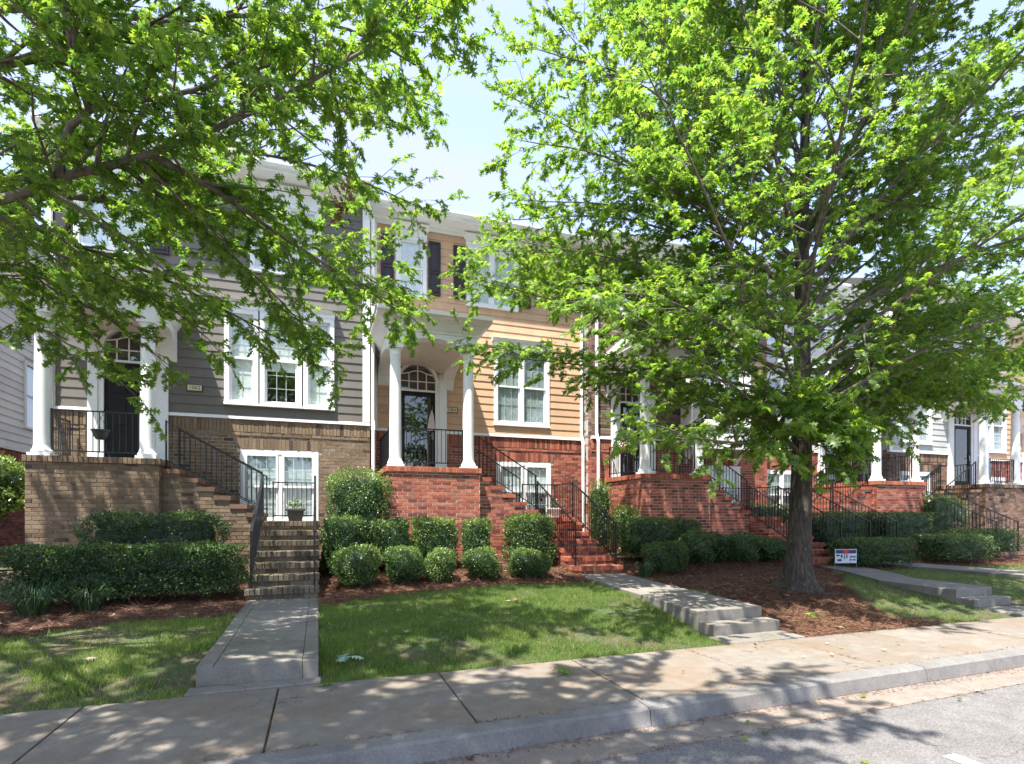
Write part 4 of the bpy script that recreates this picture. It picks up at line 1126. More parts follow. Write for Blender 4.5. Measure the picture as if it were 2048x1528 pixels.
# ------------------------------------------------------------------ leaf templates
OAK = [(-0.012, -0.16, 0), (0.012, -0.16, 0), (-0.03, 0, 0), (0.03, 0, 0),              # 0-3 petiole / base
       (-0.31, 0.1, -0.05), (0.31, 0.1, -0.05), (-0.085, 0.29, 0.02), (0.085, 0.29, 0.02),  # 4-7
       (-0.44, 0.47, -0.07), (0.44, 0.47, -0.07), (-0.075, 0.56, 0.0), (0.075, 0.56, 0.0),  # 8-11
       (-0.33, 0.8, -0.1), (0.33, 0.8, -0.1), (-0.07, 0.8, -0.04), (0.07, 0.8, -0.04), (0, 1.0, -0.1)]
OAK_T = [(0, 1, 3), (0, 3, 2), (2, 3, 7), (2, 7, 6), (6, 7, 11), (6, 11, 10), (10, 11, 15), (10, 15, 14), (14, 15, 16),
         (2, 6, 4), (3, 5, 7), (6, 10, 8), (7, 9, 11), (10, 14, 12), (11, 13, 15)]
OAK5 = [(0, -0.1, 0), (-0.085, 0.28, 0.02), (0.085, 0.28, 0.02), (-0.09, 0.62, 0), (0.09, 0.62, 0), (0, 1.0, -0.1),
        (-0.38, 0.22, -0.06), (0.38, 0.22, -0.06), (-0.42, 0.66, -0.08), (0.42, 0.66, -0.08)]
OAK5_T = [(0, 2, 1), (1, 2, 4), (1, 4, 3), (3, 4, 5), (0, 1, 6), (0, 7, 2), (1, 3, 8), (2, 9, 4)]
DIA = [(0, 0, 0), (0.28, 0.5, 0.06), (0, 1, -0.05), (-0.28, 0.5, 0.06)]
DIA_T = [(0, 1, 2), (0, 2, 3)]
def frames(d, nrm):
    d = d / np.linalg.norm(d, axis=1, keepdims=True)
    s = np.cross(d, nrm); s /= (np.linalg.norm(s, axis=1, keepdims=True) + 1e-9)
    n = np.cross(s, d)
    return s, d, n
def scatter(tmpl, tris, P, D_, N_, S, rnd, curl=0.0):
    T = np.array(tmpl); s, d, n = frames(D_, N_)
    if curl: n = n * (1.0 + NP.normal(0, curl, len(P)))[:, None]; s = s * NP.uniform(0.75, 1.15, len(P))[:, None]
    V = P[:, None, :] + S[:, None, None] * (T[None, :, 0, None] * s[:, None, :] + T[None, :, 1, None] * d[:, None, :] + T[None, :, 2, None] * n[:, None, :])
    k = len(T); tr = np.array(tris)
    F = (np.arange(len(P))[:, None, None] * k + tr[None, :, :]).reshape(-1, 3)
    return V.reshape(-1, 3), F, np.repeat(rnd, k)

# ------------------------------------------------------------------ oak trees
LEAFSETS = {}
def project(P):
    X, Y, Z = P[:, 0], P[:, 1], P[:, 2]
    d = X * math.sin(YAW) + Y * math.cos(YAW); l = X * math.cos(YAW) - Y * math.sin(YAW)
    d_ = np.where(d > 0.3, d, 1e9)
    return 1024 + 1109 * l / d_, 1035 - 1109 * (Z - EYE) / d_, d
SPRAYS = []; SPRAY_LEAVES = []; SPRAY_TWIG = []
def make_sprays(nvar=9):
    rr = random.Random(90)
    base = []
    for k in range(14):                                   # single leaves of differing tone, curl and width
        T = [(x * (0.8 + 0.035 * k) , y, z * (0.4 + 0.32 * (k % 7)) + 0.1 * math.sin(k * 2.1) * y * y) for x, y, z in OAK]
        V1, F1, r1 = scatter(T, OAK_T, np.zeros((1, 3)), np.array([[0, 1.0, 0]]), np.array([[0, 0, 1.0]]), np.ones(1), np.array([min(1.0, max(0.0, rr.betavariate(2.0, 2.4)))]))
        base.append((V1, F1, r1, np_mesh('leaf', V1, F1, r1, M['leaf'])))
    for v in range(nvar):
        L = 0.34; pts = [Vector((0, 0, 0))]; d = Vector((0, 1, 0))
        for i in range(4):
            d = (d + Vector((rr.gauss(0, .16), 0, rr.gauss(-0.03, .12)))).normalized(); pts.append(pts[-1] + d * (L / 4))
        tb_ = MB(); tb_.tube(pts, [0.0045 - 0.0008 * i for i in range(5)], 4, cap=False)
        tm = tb_.mesh('twig', M['twig']); SPRAY_TWIG.append(tm)
        leaves = []; n = 14; Vs = [np.array(tb_.v)]; Fs = [np.array([q for f in tb_.f for q in ((f[0], f[1], f[2]), (f[0], f[2], f[3]))])]; Rs = [np.full(len(tb_.v), 0.0)]; off = len(tb_.v); nt = len(Fs[0])
        for i in range(n):
            t = 0.18 + 0.82 * (i + rr.random()) / n; t = min(t, 1.0); f = t * 4; k = min(int(f), 3)
            p = pts[k].lerp(pts[k + 1], f - k); ax = (pts[k + 1] - pts[k]).normalized(); sd = 1 if i % 2 else -1
            dd = (ax * rr.uniform(0.25, 0.9) + Vector((sd * rr.uniform(0.4, 1.0), 0, 0)) + Vector((rr.gauss(0, .3), rr.gauss(0, .3), rr.gauss(-0.2, .35)))).normalized()
            if i >= n - 3: dd = (ax + Vector((rr.gauss(0, .5), 0, rr.gauss(-0.1, .35)))).normalized()
            nn = (Vector((0, 0, 1)) + Vector((rr.gauss(0, .45), rr.gauss(0, .45), 0))).normalized()
            sx = dd.cross(nn).normalized(); nz = sx.cross(dd); sz = 0.118 * rr.uniform(0.55, 1.25)
            mt = Matrix(((sx.x * sz, dd.x * sz, nz.x * sz, p.x), (sx.y * sz, dd.y * sz, nz.y * sz, p.y), (sx.z * sz, dd.z * sz, nz.z * sz, p.z), (0, 0, 0, 1)))
            V1, F1, r1, lm = base[rr.randrange(len(base))]
            mm = np.array(mt); W = V1 @ mm[:3, :3].T + mm[:3, 3]
            Vs.append(W); Fs.append(F1 + off); Rs.append(r1); off += len(W); leaves.append((lm, mt))
        me = np_mesh('spray', np.vstack(Vs), np.vstack(Fs), np.concatenate(Rs), M['leaf']); me.materials.append(M['twig'])
        ix = np.zeros(sum(len(x) for x in Fs), dtype=np.int32); ix[:nt] = 1; me.polygons.foreach_set('material_index', ix)
        SPRAY_LEAVES.append(leaves); SPRAYS.append(bpy.data.objects.new('leaf_spray', me))
make_sprays()
_SG = []
def spray_nodes():
    if _SG: return _SG[0]
    ng = bpy.data.node_groups.new('sprays', 'GeometryNodeTree')
    ng.interface.new_socket('Geometry', in_out='INPUT', socket_type='NodeSocketGeometry'); ng.interface.new_socket('Geometry', in_out='OUTPUT', socket_type='NodeSocketGeometry')
    N_ = ng.nodes; gi = N_.new('NodeGroupInput'); go = N_.new('NodeGroupOutput'); ip = N_.new('GeometryNodeInstanceOnPoints'); gg = N_.new('GeometryNodeGeometryToInstance')
    for o in SPRAYS[::-1]:
        oi = N_.new('GeometryNodeObjectInfo'); oi.inputs['Object'].default_value = o; ng.links.new(oi.outputs['Geometry'], gg.inputs[0])
    def named(n, ty):
        x = N_.new('GeometryNodeInputNamedAttribute'); x.data_type = ty; x.inputs['Name'].default_value = n
        return [k for k in x.outputs if k.enabled and k.name == 'Attribute'][0]
    er = N_.new('FunctionNodeEulerToRotation'); ng.links.new(named('rot', 'FLOAT_VECTOR'), er.inputs[0])
    ng.links.new(gi.outputs[0], ip.inputs['Points']); ng.links.new(gg.outputs[0], ip.inputs['Instance']); ip.inputs['Pick Instance'].default_value = True
    ng.links.new(named('vid', 'INT'), ip.inputs['Instance Index']); ng.links.new(er.outputs[0], ip.inputs['Rotation']); ng.links.new(named('scl', 'FLOAT'), ip.inputs['Scale'])
    ng.links.new(ip.outputs[0], go.inputs[0]); _SG.append(ng); return ng
class Oak:
    def __init__(s, seed):
        s.r = random.Random(seed); s.tw = []
    def rv(s, k=1.0):
        return Vector((s.r.gauss(0, k), s.r.gauss(0, k), s.r.gauss(0, k)))
    def poly(s, start, d, L, up, jit, seg=0.22):
        n = max(2, int(L / seg)); pts = [start.copy()]; d = d.normalized()
        for i in range(n):
            d = (d + s.rv(jit) + Vector((0, 0, up * (1.0 / n)))).normalized()
            pts.append(pts[-1] + d * (L / n))
        return pts
    def twig(s, mb, p, d, L, size, nleaf):
        """a leafy spray: kept as a placement, filled in by finish()"""
        d = (d.normalized() + Vector((0, 0, -0.12))).normalized()
        x = d.cross(Vector((0, 0, 1)) + s.rv(0.22))
        if x.length < 0.15: x = d.cross(Vector((0.7, 0.5, 0.2)))
        x.normalize(); z = x.cross(d)
        s.tw.append((Vector(p), x, d, z, L / 0.34 * s.r.uniform(0.9, 1.15), s.r.randrange(len(SPRAYS)), size / 0.12))
    def limb(s, parent, pts, r0, r1, sec_len=1.5, sec_gap=0.3, size=0.125, start=0.22, dens=1.0, sec_up=0.12, nleaf=8, sub_gap=0.17):
        """one primary limb (a polyline) with side branches, twigs and leaves: a part of the tree"""
        mb = MB(); n = len(pts)
        rad = [r0 + (r1 - r0) * (i / (n - 1)) ** 0.85 for i in range(n)]
        mb.tube(pts, rad, 7)
        cum = [0.0]
        for a, b in zip(pts, pts[1:]): cum.append(cum[-1] + (b - a).length)
        L = cum[-1]; u = L * start; side = s.r.choice((-1, 1))
        while u < L:
            k = max(i for i in range(n - 1) if cum[i] <= u); f = (u - cum[k]) / max(1e-6, cum[k + 1] - cum[k])
            p = pts[k].lerp(pts[k + 1], f); ax = (pts[k + 1] - pts[k]).normalized()
            sd = ax.cross(Vector((0, 0, 1)))
            if sd.length < 0.2: sd = s.rv().cross(ax)
            sd.normalize()
            sdir = (ax * s.r.uniform(0.6, 1.1) + sd * side * s.r.uniform(0.6, 1.0) + s.rv(0.28) + Vector((0, 0, sec_up)))
            if s.r.random() < 0.3: sdir += Vector((0, 0, s.r.choice((-0.8, 0.7))))
            side = -side
            frac = u / L
            sl = sec_len * (1.05 - 0.6 * frac) * s.r.uniform(0.6, 1.2)
            sp = s.poly(p, sdir, sl, s.r.uniform(-0.5, 0.25), 0.1)
            rr = min(0.02, rad[k] * 0.6)
            mb.tube(sp, [rr * (1 - 0.75 * i / (len(sp) - 1)) for i in range(len(sp))], 4, cap=False)
            q = sl * 0.12; m2 = len(sp) - 1; sd2 = s.r.choice((-1, 1))
            while q < sl:
                f2 = q / sl * m2; k2 = min(int(f2), m2 - 1); pp = sp[k2].lerp(sp[k2 + 1], f2 - k2)
                ax2 = (sp[k2 + 1] - sp[k2]).normalized(); c = ax2.cross(Vector((0, 0, 1)))
                if c.length < 0.2: c = s.rv()
                c.normalize()
                if s.r.random() < dens:
                    s.twig(mb, pp, ax2 * 0.8 + c * sd2 * 0.8 + s.rv(0.35), s.r.uniform(0.18, 0.42), size, nleaf)
                sd2 = -sd2; q += sub_gap * s.r.uniform(0.7, 1.3)
            s.twig(mb, sp[-1], sp[-1] - sp[-2], 0.3, size, nleaf)
            u += sec_gap * s.r.uniform(0.6, 1.4)
        s.twig(mb, pts[-1], pts[-1] - pts[-2], 0.35, size, nleaf)
        mb.build('branch', M['limb'], parent, smooth=True)
    def finish(s, root, nsingle=300):
        P = np.array([tuple(t[0]) for t in s.tw]); SC_ = np.array([t[4] ** 0.35 * t[6] for t in s.tw])
        px, py, d = project(P)
        score = np.where((px > 60) & (px < 1990) & (py > 60) & (py < 1500) & (d > 0.5), SC_ / d, 0)
        near = [int(i) for i in np.argsort(-score)[:nsingle // 14]]
        nearset = set(near)
        rest = [i for i in range(len(s.tw)) if i not in nearset]
        inv = Matrix.Translation(root.location).inverted()
        def mat(t, k):
            p, x, y, z = t[0], t[1] * k, t[2] * k, t[3] * k
            return Matrix(((x.x, y.x, z.x, p.x), (x.y, y.y, z.y, p.y), (x.z, y.z, z.z, p.z), (0, 0, 0, 1)))
        me = bpy.data.meshes.new('crown')
        me.vertices.add(len(rest)); me.vertices.foreach_set('co', P[rest].astype(np.float32).ravel())
        eul = np.array([tuple(mat(s.tw[i], 1.0).to_euler()) for i in rest], dtype=np.float32)
        for nm, ty, key, val in (('rot', 'FLOAT_VECTOR', 'vector', eul), ('scl', 'FLOAT', 'value', SC_[rest].astype(np.float32)), ('vid', 'INT', 'value', np.array([s.tw[i][5] for i in rest], dtype=np.int32))):
            at_ = me.attributes.new(nm, ty, 'POINT'); at_.data.foreach_set(key, val.ravel())
        cr = bpy.data.objects.new('crown', me); COL.objects.link(cr); adopt(cr, root); cr['kind'] = 'stuff'
        md = cr.modifiers.new('sprays', 'NODES'); md.node_group = spray_nodes()
        # the sprays that show largest: every leaf an object of its own
        for i in near:
            t = s.tw[i]; W_ = mat(t, SC_[i])
            for (lm, tri) in SPRAY_LEAVES[t[5]]:
                o = bpy.data.objects.new('leaf', lm); COL.objects.link(o); o.parent = root; o.matrix_parent_inverse = inv; o.matrix_basis = W_ @ tri
            o = bpy.data.objects.new('twig', SPRAY_TWIG[t[5]]); COL.objects.link(o); o.parent = root; o.matrix_parent_inverse = inv; o.matrix_basis = W_
        return len(s.tw)

def spline(pts, seg=0.25):
    """Catmull-Rom through control points"""
    P = [Vector(p) for p in pts]; P = [P[0] * 2 - P[1]] + P + [P[-1] * 2 - P[-2]]; out = []
    for i in range(1, len(P) - 2):
        a, b, c, d = P[i - 1:i + 3]; n = max(2, int((c - b).length / seg))
        for k in range(n):
            t = k / n
            out.append(0.5 * ((2 * b) + (c - a) * t + (2 * a - 5 * b + 4 * c - d) * t * t + (3 * b - 3 * c + d - a) * t ** 3))
    out.append(P[-2]); return out

def trunk_mesh(root, axis, radii, zflare, name='trunk'):
    m = MB(); n = 96; base = 0; rr = random.Random(3)
    ph = [rr.uniform(0, 6.28) for _ in range(4)]
    for p, r in zip(axis, radii):
        for k in range(n):
            t = 2 * math.pi * k / n
            fl = math.exp(-max(0, p.z - zflare) / 0.22)
            b = 1 + 0.035 * math.sin(3 * t + ph[0] + p.z) + 0.02 * math.sin(7 * t + ph[1] - 2 * p.z) + fl * (0.28 * max(0, math.sin(5 * t + ph[2])) ** 1.5 + 0.14 * math.sin(2 * t + ph[3])) + 0.055 * abs(math.sin(13 * t + 1.3 * math.sin(2.1 * p.z) + 0.8 * math.sin(5 * p.z + 3 * t))) + 0.016 * math.sin(29 * t + 4.5 * math.sin(1.7 * p.z)) + 0.008 * math.sin(21 * p.z + 9 * t)
            m.v.append((p.x + r * b * math.cos(t), p.y + r * b * math.sin(t), p.z)); m.a.append(0.5)
    for i in range(len(axis) - 1):
        for k in range(n): m.f.append((i * n + k, i * n + (k + 1) % n, (i + 1) * n + (k + 1) % n, (i + 1) * n + k))
    m.build(name, M['bark'], root, smooth=True)

# --- the oak on the mulch island
zb = gz(*TREE)
TA = thing('oak_tree', 'oak with full trunk in view, standing on the pine-straw island', 'tree', (TREE[0], TREE[1], zb - 0.1))
oa = Oak(21)
ax = []; rad = []
z = zb - 0.12; k = 0
while z < 12.2:
    t = (z - zb)
    ax.append(Vector((TREE[0] + 0.05 * math.sin(z * 0.9) + 0.012 * z, TREE[1] + 0.05 * math.sin(z * 0.7 + 1), z)))
    rad.append(0.17 * max(0.03, 1 - t / 12.6) ** 1.15 + 0.13 * math.exp(-max(0, t) / 0.16) + 0.03 * math.exp(-max(0, t) / 0.8)); z += 0.09 if z < 1.2 else 0.25
trunk_mesh(TA, ax, rad, zb)
def trunk_at(z):
    i = min(range(len(ax)), key=lambda k: abs(ax[k].z - z)); return ax[i].copy(), rad[i]
nb = 66
for i in range(nb):
    f = i / (nb - 1); z = 2.55 + 8.9 * f ** 0.92
    az = i * 2.39996 + 0.5 + oa.r.uniform(-0.2, 0.2)
    p, r = trunk_at(z)
    crown_r = 5.3 * math.sin(math.pi * (0.36 + 0.6 * f)) ** 0.8 if f < 0.93 else 1.2
    el = math.radians(33 + 34 * f ** 0.7 + oa.r.uniform(-8, 8))
    L = crown_r / math.cos(el) * oa.r.uniform(0.82, 1.02)
    L = min(L, 6.0)
    d = Vector((math.cos(az) * math.cos(el), math.sin(az) * math.cos(el), math.sin(el)))
    pts = oa.poly(p, d, L, 0.12 if f > 0.25 else -0.45, 0.035, 0.3)
    oa.limb(TA, pts, max(0.016, min(0.036, r * 0.36)), 0.006, sec_len=1.7 if f < 0.7 else 1.2, sec_gap=0.24, size=0.104, start=0.18, sub_gap=0.138 if f < 0.75 else 0.25)
# low skirt of side branches near the fork and the sprig on the trunk
for (p0, p1, p2) in (((1598, 905, 6.75), (1500, 800, 6.2), (1290, 640, 6.0)), ((1590, 900, 6.8), (1505, 838, 7.2), (1330, 770, 7.8)), ((1610, 900, 6.8), (1700, 790, 6.3), (1930, 700, 6.0)), ((1610, 880, 6.9), (1760, 800, 7.6), (1990, 760, 8.2)), ((1570, 890, 6.7), (1420, 880, 6.0), (1250, 830, 5.6)), ((1580, 690, 6.9), (1300, 540, 7.4), (1030, 480, 8.0)), ((1580, 740, 6.9), (1250, 640, 7.6), (960, 560, 8.4)), ((1585, 790, 6.9), (1230, 720, 7.6), (930, 690, 8.4)), ((1580, 620, 6.9), (1290, 430, 7.6), (1050, 400, 8.2)), ((1580, 720, 6.8), (1330, 600, 5.6), (1140, 600, 5.0)), ((1590, 600, 6.9), (1800, 400, 6.8), (2030, 300, 6.8)), ((1590, 500, 6.9), (1850, 250, 6.6), (2040, 80, 6.4)), ((1590, 680, 6.9), (1850, 520, 7.6), (2060, 450, 8.2)), ((1590, 560, 6.9), (1750, 330, 8.2), (1900, 200, 9.0)), ((1585, 420, 6.9), (1300, 180, 6.6), (1080, 100, 6.4)), ((1585, 520, 6.9), (1250, 330, 6.8), (1040, 280, 6.8)), ((1585, 350, 6.9), (1300, 60, 7.0), (1120, -60, 7.0)), ((1590, 720, 6.9), (1780, 600, 8.6), (1960, 560, 9.8)), ((1590, 640, 6.9), (1880, 420, 9.0), (2100, 330, 10.4)), ((1610, 830, 7.0), (1800, 770, 8.8), (2000, 800, 10.0)), ((1612, 800, 7.0), (1900, 720, 9.0), (2120, 740, 10.0)), ((1605, 840, 7.0), (1760, 760, 9.5), (1900, 790, 10.8)), ((1575, 640, 6.9), (1250, 520, 8.6), (950, 500, 10.3)), ((1575, 680, 6.9), (1220, 570, 8.8), (930, 590, 10.6)), ((1578, 560, 6.9), (1260, 440, 8.2), (1010, 440, 9.6)), ((1612, 850, 6.9), (1800, 770, 7.4), (2040, 720, 7.8)), ((1615, 860, 7.0), (1820, 800, 8.4), (2090, 790, 9.4)), ((1610, 820, 6.9), (1790, 680, 6.6), (2020, 600, 6.4)), ((1605, 800, 6.8), (1850, 640, 8.0), (2120, 560, 9.0)), ((1590, 870, 7.0), (1480, 820, 8.6), (1330, 760, 9.6)), ((1600, 860, 7.0), (1700, 780, 9.0), (1800, 700, 10.2))):
    pts = spline([at(*p0), at(*p1), at(*p2)])
    oa.limb(TA, pts, 0.028, 0.006, sec_len=1.1, sec_gap=0.21, size=0.1, start=0.2, sub_gap=0.11)
for (p0, p1, p2) in (((1590, 860, 6.65), (1640, 845, 6.3), (1700, 880, 5.95)), ((1590, 850, 6.65), (1610, 825, 6.25), (1660, 850, 5.9)), ((1585, 870, 6.65), (1560, 860, 6.3), (1548, 880, 6.05)), ((1600, 845, 6.65), (1650, 815, 6.25), (1715, 850, 5.9)), ((1600, 880, 6.65), (1640, 890, 6.3), (1670, 915, 6.1)), ((1590, 840, 6.65), (1575, 800, 6.3), (1545, 810, 6.0))):
    pts = spline([at(*p0), at(*p1), at(*p2)], 0.15)
    oa.limb(TA, pts, 0.014, 0.004, sec_len=0.45, sec_gap=0.11, size=0.15, start=0.25, nleaf=8, sub_gap=0.11)
na = oa.finish(TA)

# --- the oak at the near edge, its trunk beyond the frame
TBX, TBY = -4.9, 5.9
TB = thing('oak_tree', 'oak reaching in from the side with long limbs over the 1062 lawn', 'tree', (TBX, TBY, 0.05))
ob = Oak(5)
ax = []; rad = []; z = gz(TBX, TBY) - 0.15
while z < 11.5:
    t = z - 0.1; ax.append(Vector((TBX + 0.01 * z, TBY, z))); rad.append(0.25 * max(0.04, 1 - t / 12.0) + 0.2 * math.exp(-max(0, t) / 0.22)); z += 0.12 if z < 1.2 else 0.3
trunk_mesh(TB, ax, rad, 0.1)
def tb(z): return (TBX + 0.01 * z, TBY, z)
limb_specs = [  # limbs that the photograph shows, from the trunk outwards: (control points, r0, r1, secondary length, start, density)
    ([tb(2.9), at(0, 400, 5.5), at(130, 352, 5.3), at(300, 308, 5.15), at(480, 235, 5.0), at(660, 140, 4.8), at(890, 5, 4.7)], 0.058, 0.009, 1.3, 0.33, 1.0),
    ([at(120, 355, 5.3), at(125, 290, 5.2), at(180, 218, 5.1), at(350, 190, 5.0), at(540, 130, 4.9)], 0.04, 0.01, 0.9, 0.2, 1.0),
    ([at(180, 218, 5.1), at(145, 100, 4.9), at(130, -20, 4.8), at(150, -200, 4.6)], 0.035, 0.01, 1.0, 0.1, 1.0),
    ([tb(3.5), at(-60, 380, 6.4), at(160, 395, 6.7), at(420, 425, 7.0), at(640, 500, 7.3), at(790, 590, 7.5)], 0.06, 0.008, 1.1, 0.35, 0.9),
    ([tb(3.0), at(-60, 430, 7.2), at(120, 480, 7.4), at(300, 545, 7.6), at(450, 620, 7.7), at(600, 700, 7.8)], 0.05, 0.007, 0.95, 0.35, 0.85),
    ([tb(2.6), at(-40, 520, 7.0), at(100, 575, 7.1), at(220, 640, 7.2), at(330, 725, 7.3)], 0.04, 0.006, 0.75, 0.35, 0.8),
    ([tb(2.8), at(-50, 560, 6.4), at(70, 650, 6.5), at(190, 720, 6.5), at(270, 790, 6.6)], 0.03, 0.005, 0.6, 0.4, 0.8),
    ([at(240, 325, 5.2), at(330, 400, 5.8), at(450, 500, 6.3), at(560, 600, 6.6), at(660, 720, 6.8)], 0.025, 0.005, 0.7, 0.15, 0.9),
    ([tb(3.3), at(-40, 470, 6.6), at(140, 520, 6.8), at(320, 600, 7.0), at(430, 690, 7.1)], 0.035, 0.006, 0.75, 0.35, 0.85),
    ([at(300, 308, 5.15), at(430, 380, 5.6), at(560, 470, 6.0), at(700, 560, 6.3), at(830, 640, 6.5)], 0.03, 0.006, 0.8, 0.15, 0.9),
    ([tb(4.4), at(0, 130, 5.6), at(250, 60, 5.4), at(500, 30, 5.2), at(700, 60, 5.1), at(830, 130, 5.2)], 0.06, 0.008, 1.1, 0.35, 1.0),
    ([tb(4.0), at(-50, 280, 6.8), at(200, 270, 7.0), at(480, 300, 7.3), at(690, 350, 7.6), at(850, 420, 7.8)], 0.05, 0.007, 1.0, 0.35, 0.75),
    ([tb(5.0), at(100, 20, 7.0), at(400, 60, 7.2), at(680, 150, 7.4), at(860, 210, 7.5)], 0.05, 0.007, 1.1, 0.3, 0.8),
]
limb_specs += [  # limbs out of view, added for the shade they cast
    ([tb(5.2), (-2.6, 3.6, 6.9), (-0.6, 2.2, 7.3), (1.6, 1.4, 7.2)], 0.06, 0.01, 1.5, 0.3, 0.9),
    ([tb(5.8), (-3.0, 3.0, 7.5), (-1.5, 0.6, 7.9), (-0.4, -1.2, 7.6)], 0.06, 0.01, 1.5, 0.3, 0.9),
    ([tb(4.8), (-4.0, 2.4, 6.4), (-3.0, 0.2, 6.7), (-1.8, -1.6, 6.4)], 0.06, 0.01, 1.5, 0.3, 0.9),
    ([tb(4.6), (-3.4, 3.4, 5.9), (-1.6, 2.1, 6.1), (0.4, 1.8, 6.2)], 0.05, 0.01, 1.3, 0.3, 0.9),
    ([tb(5.6), (-3.6, 3.2, 6.6), (-2.2, 1.6, 7.0), (0.2, 0.8, 6.9)], 0.05, 0.01, 1.3, 0.4, 0.9),
    ([tb(4.2), (-5.6, 8.2, 5.6), (-5.8, 10.4, 6.4)], 0.05, 0.01, 1.4, 0.3, 1.0),
    ([tb(5.2), (-5.2, 8.4, 7.0), (-5.0, 10.6, 7.9)], 0.05, 0.01, 1.4, 0.3, 1.0),
    ([tb(4.6), (-7.0, 7.6, 6.2), (-8.0, 9.6, 7.0)], 0.05, 0.01, 1.4, 0.3, 1.0),
    ([tb(3.6), (-4.7, 8.0, 4.9), (-4.3, 9.8, 5.6)], 0.05, 0.01, 1.2, 0.3, 1.0),
]
for i_, (cp, r0, r1, sl_, st_, dn) in enumerate(limb_specs):
    hi_ = i_ >= 13            # unseen limbs, there to shade the pavement and 1062
    ob.limb(TB, spline(cp), r0, r1, sec_len=sl_ * (1.25 if hi_ else 1), sec_gap=0.18 if hi_ else 0.12, size=0.135 if hi_ else 0.09, start=st_, dens=dn, sub_gap=0.12 if hi_ else 0.1)
for i in range(12):
    f = i / 11; z = 3.2 + 7.2 * f; az = i * 2.39996 + 1.1
    el = math.radians(25 + 38 * f); L = min(5.6, 5.2 * math.sin(math.pi * (0.4 + 0.56 * f)) / math.cos(el))
    d = Vector((math.cos(az) * math.cos(el), math.sin(az) * math.cos(el), math.sin(el)))
    pts = ob.poly(Vector(tb(z)), d, L, 0.05, 0.04, 0.3)
    # keep the open view between camera and house free of limbs the photograph does not show
    ob.limb(TB, pts, 0.05, 0.008, sec_len=1.4, sec_gap=0.32, size=0.125, start=0.25, nleaf=8, sub_gap=0.18)
rd = np.random.default_rng(8); pd = []
for (cx_, cy_, n_) in ((690, 395, 26), (680, 430, 20), (705, 350, 10)):
    for k in range(n_):
        q_ = at(cx_ + rd.normal(0, 9), cy_ + rd.normal(0, 13), 6.2 + rd.normal(0, 0.06)); pd.append(tuple(q_))
pd = np.array(pd); V, F, r = scatter(OAK, OAK_T, pd, rd.normal(size=(len(pd), 3)) + np.array([0, 0, -1.2]), rd.normal(size=(len(pd), 3)), rd.uniform(0.06, 0.1, len(pd)), rd.uniform(0, 0.2, len(pd)), 2.5)
dl = np_obj('dead_leaves', V, F, r, M['dry_leaf'], TB); dl['kind'] = 'stuff'; dl['label'] = 'brown withered leaf cluster on a drooping branch'
m = MB(); m.tube([at(720, 300, 6.2), at(700, 350, 6.2), at(690, 400, 6.2), at(680, 440, 6.2)], [0.008, 0.006, 0.004, 0.003], 5); m.build('branch', M['bark'], TB)
nb_ = ob.finish(TB)
print('LEAVES', na, nb_)

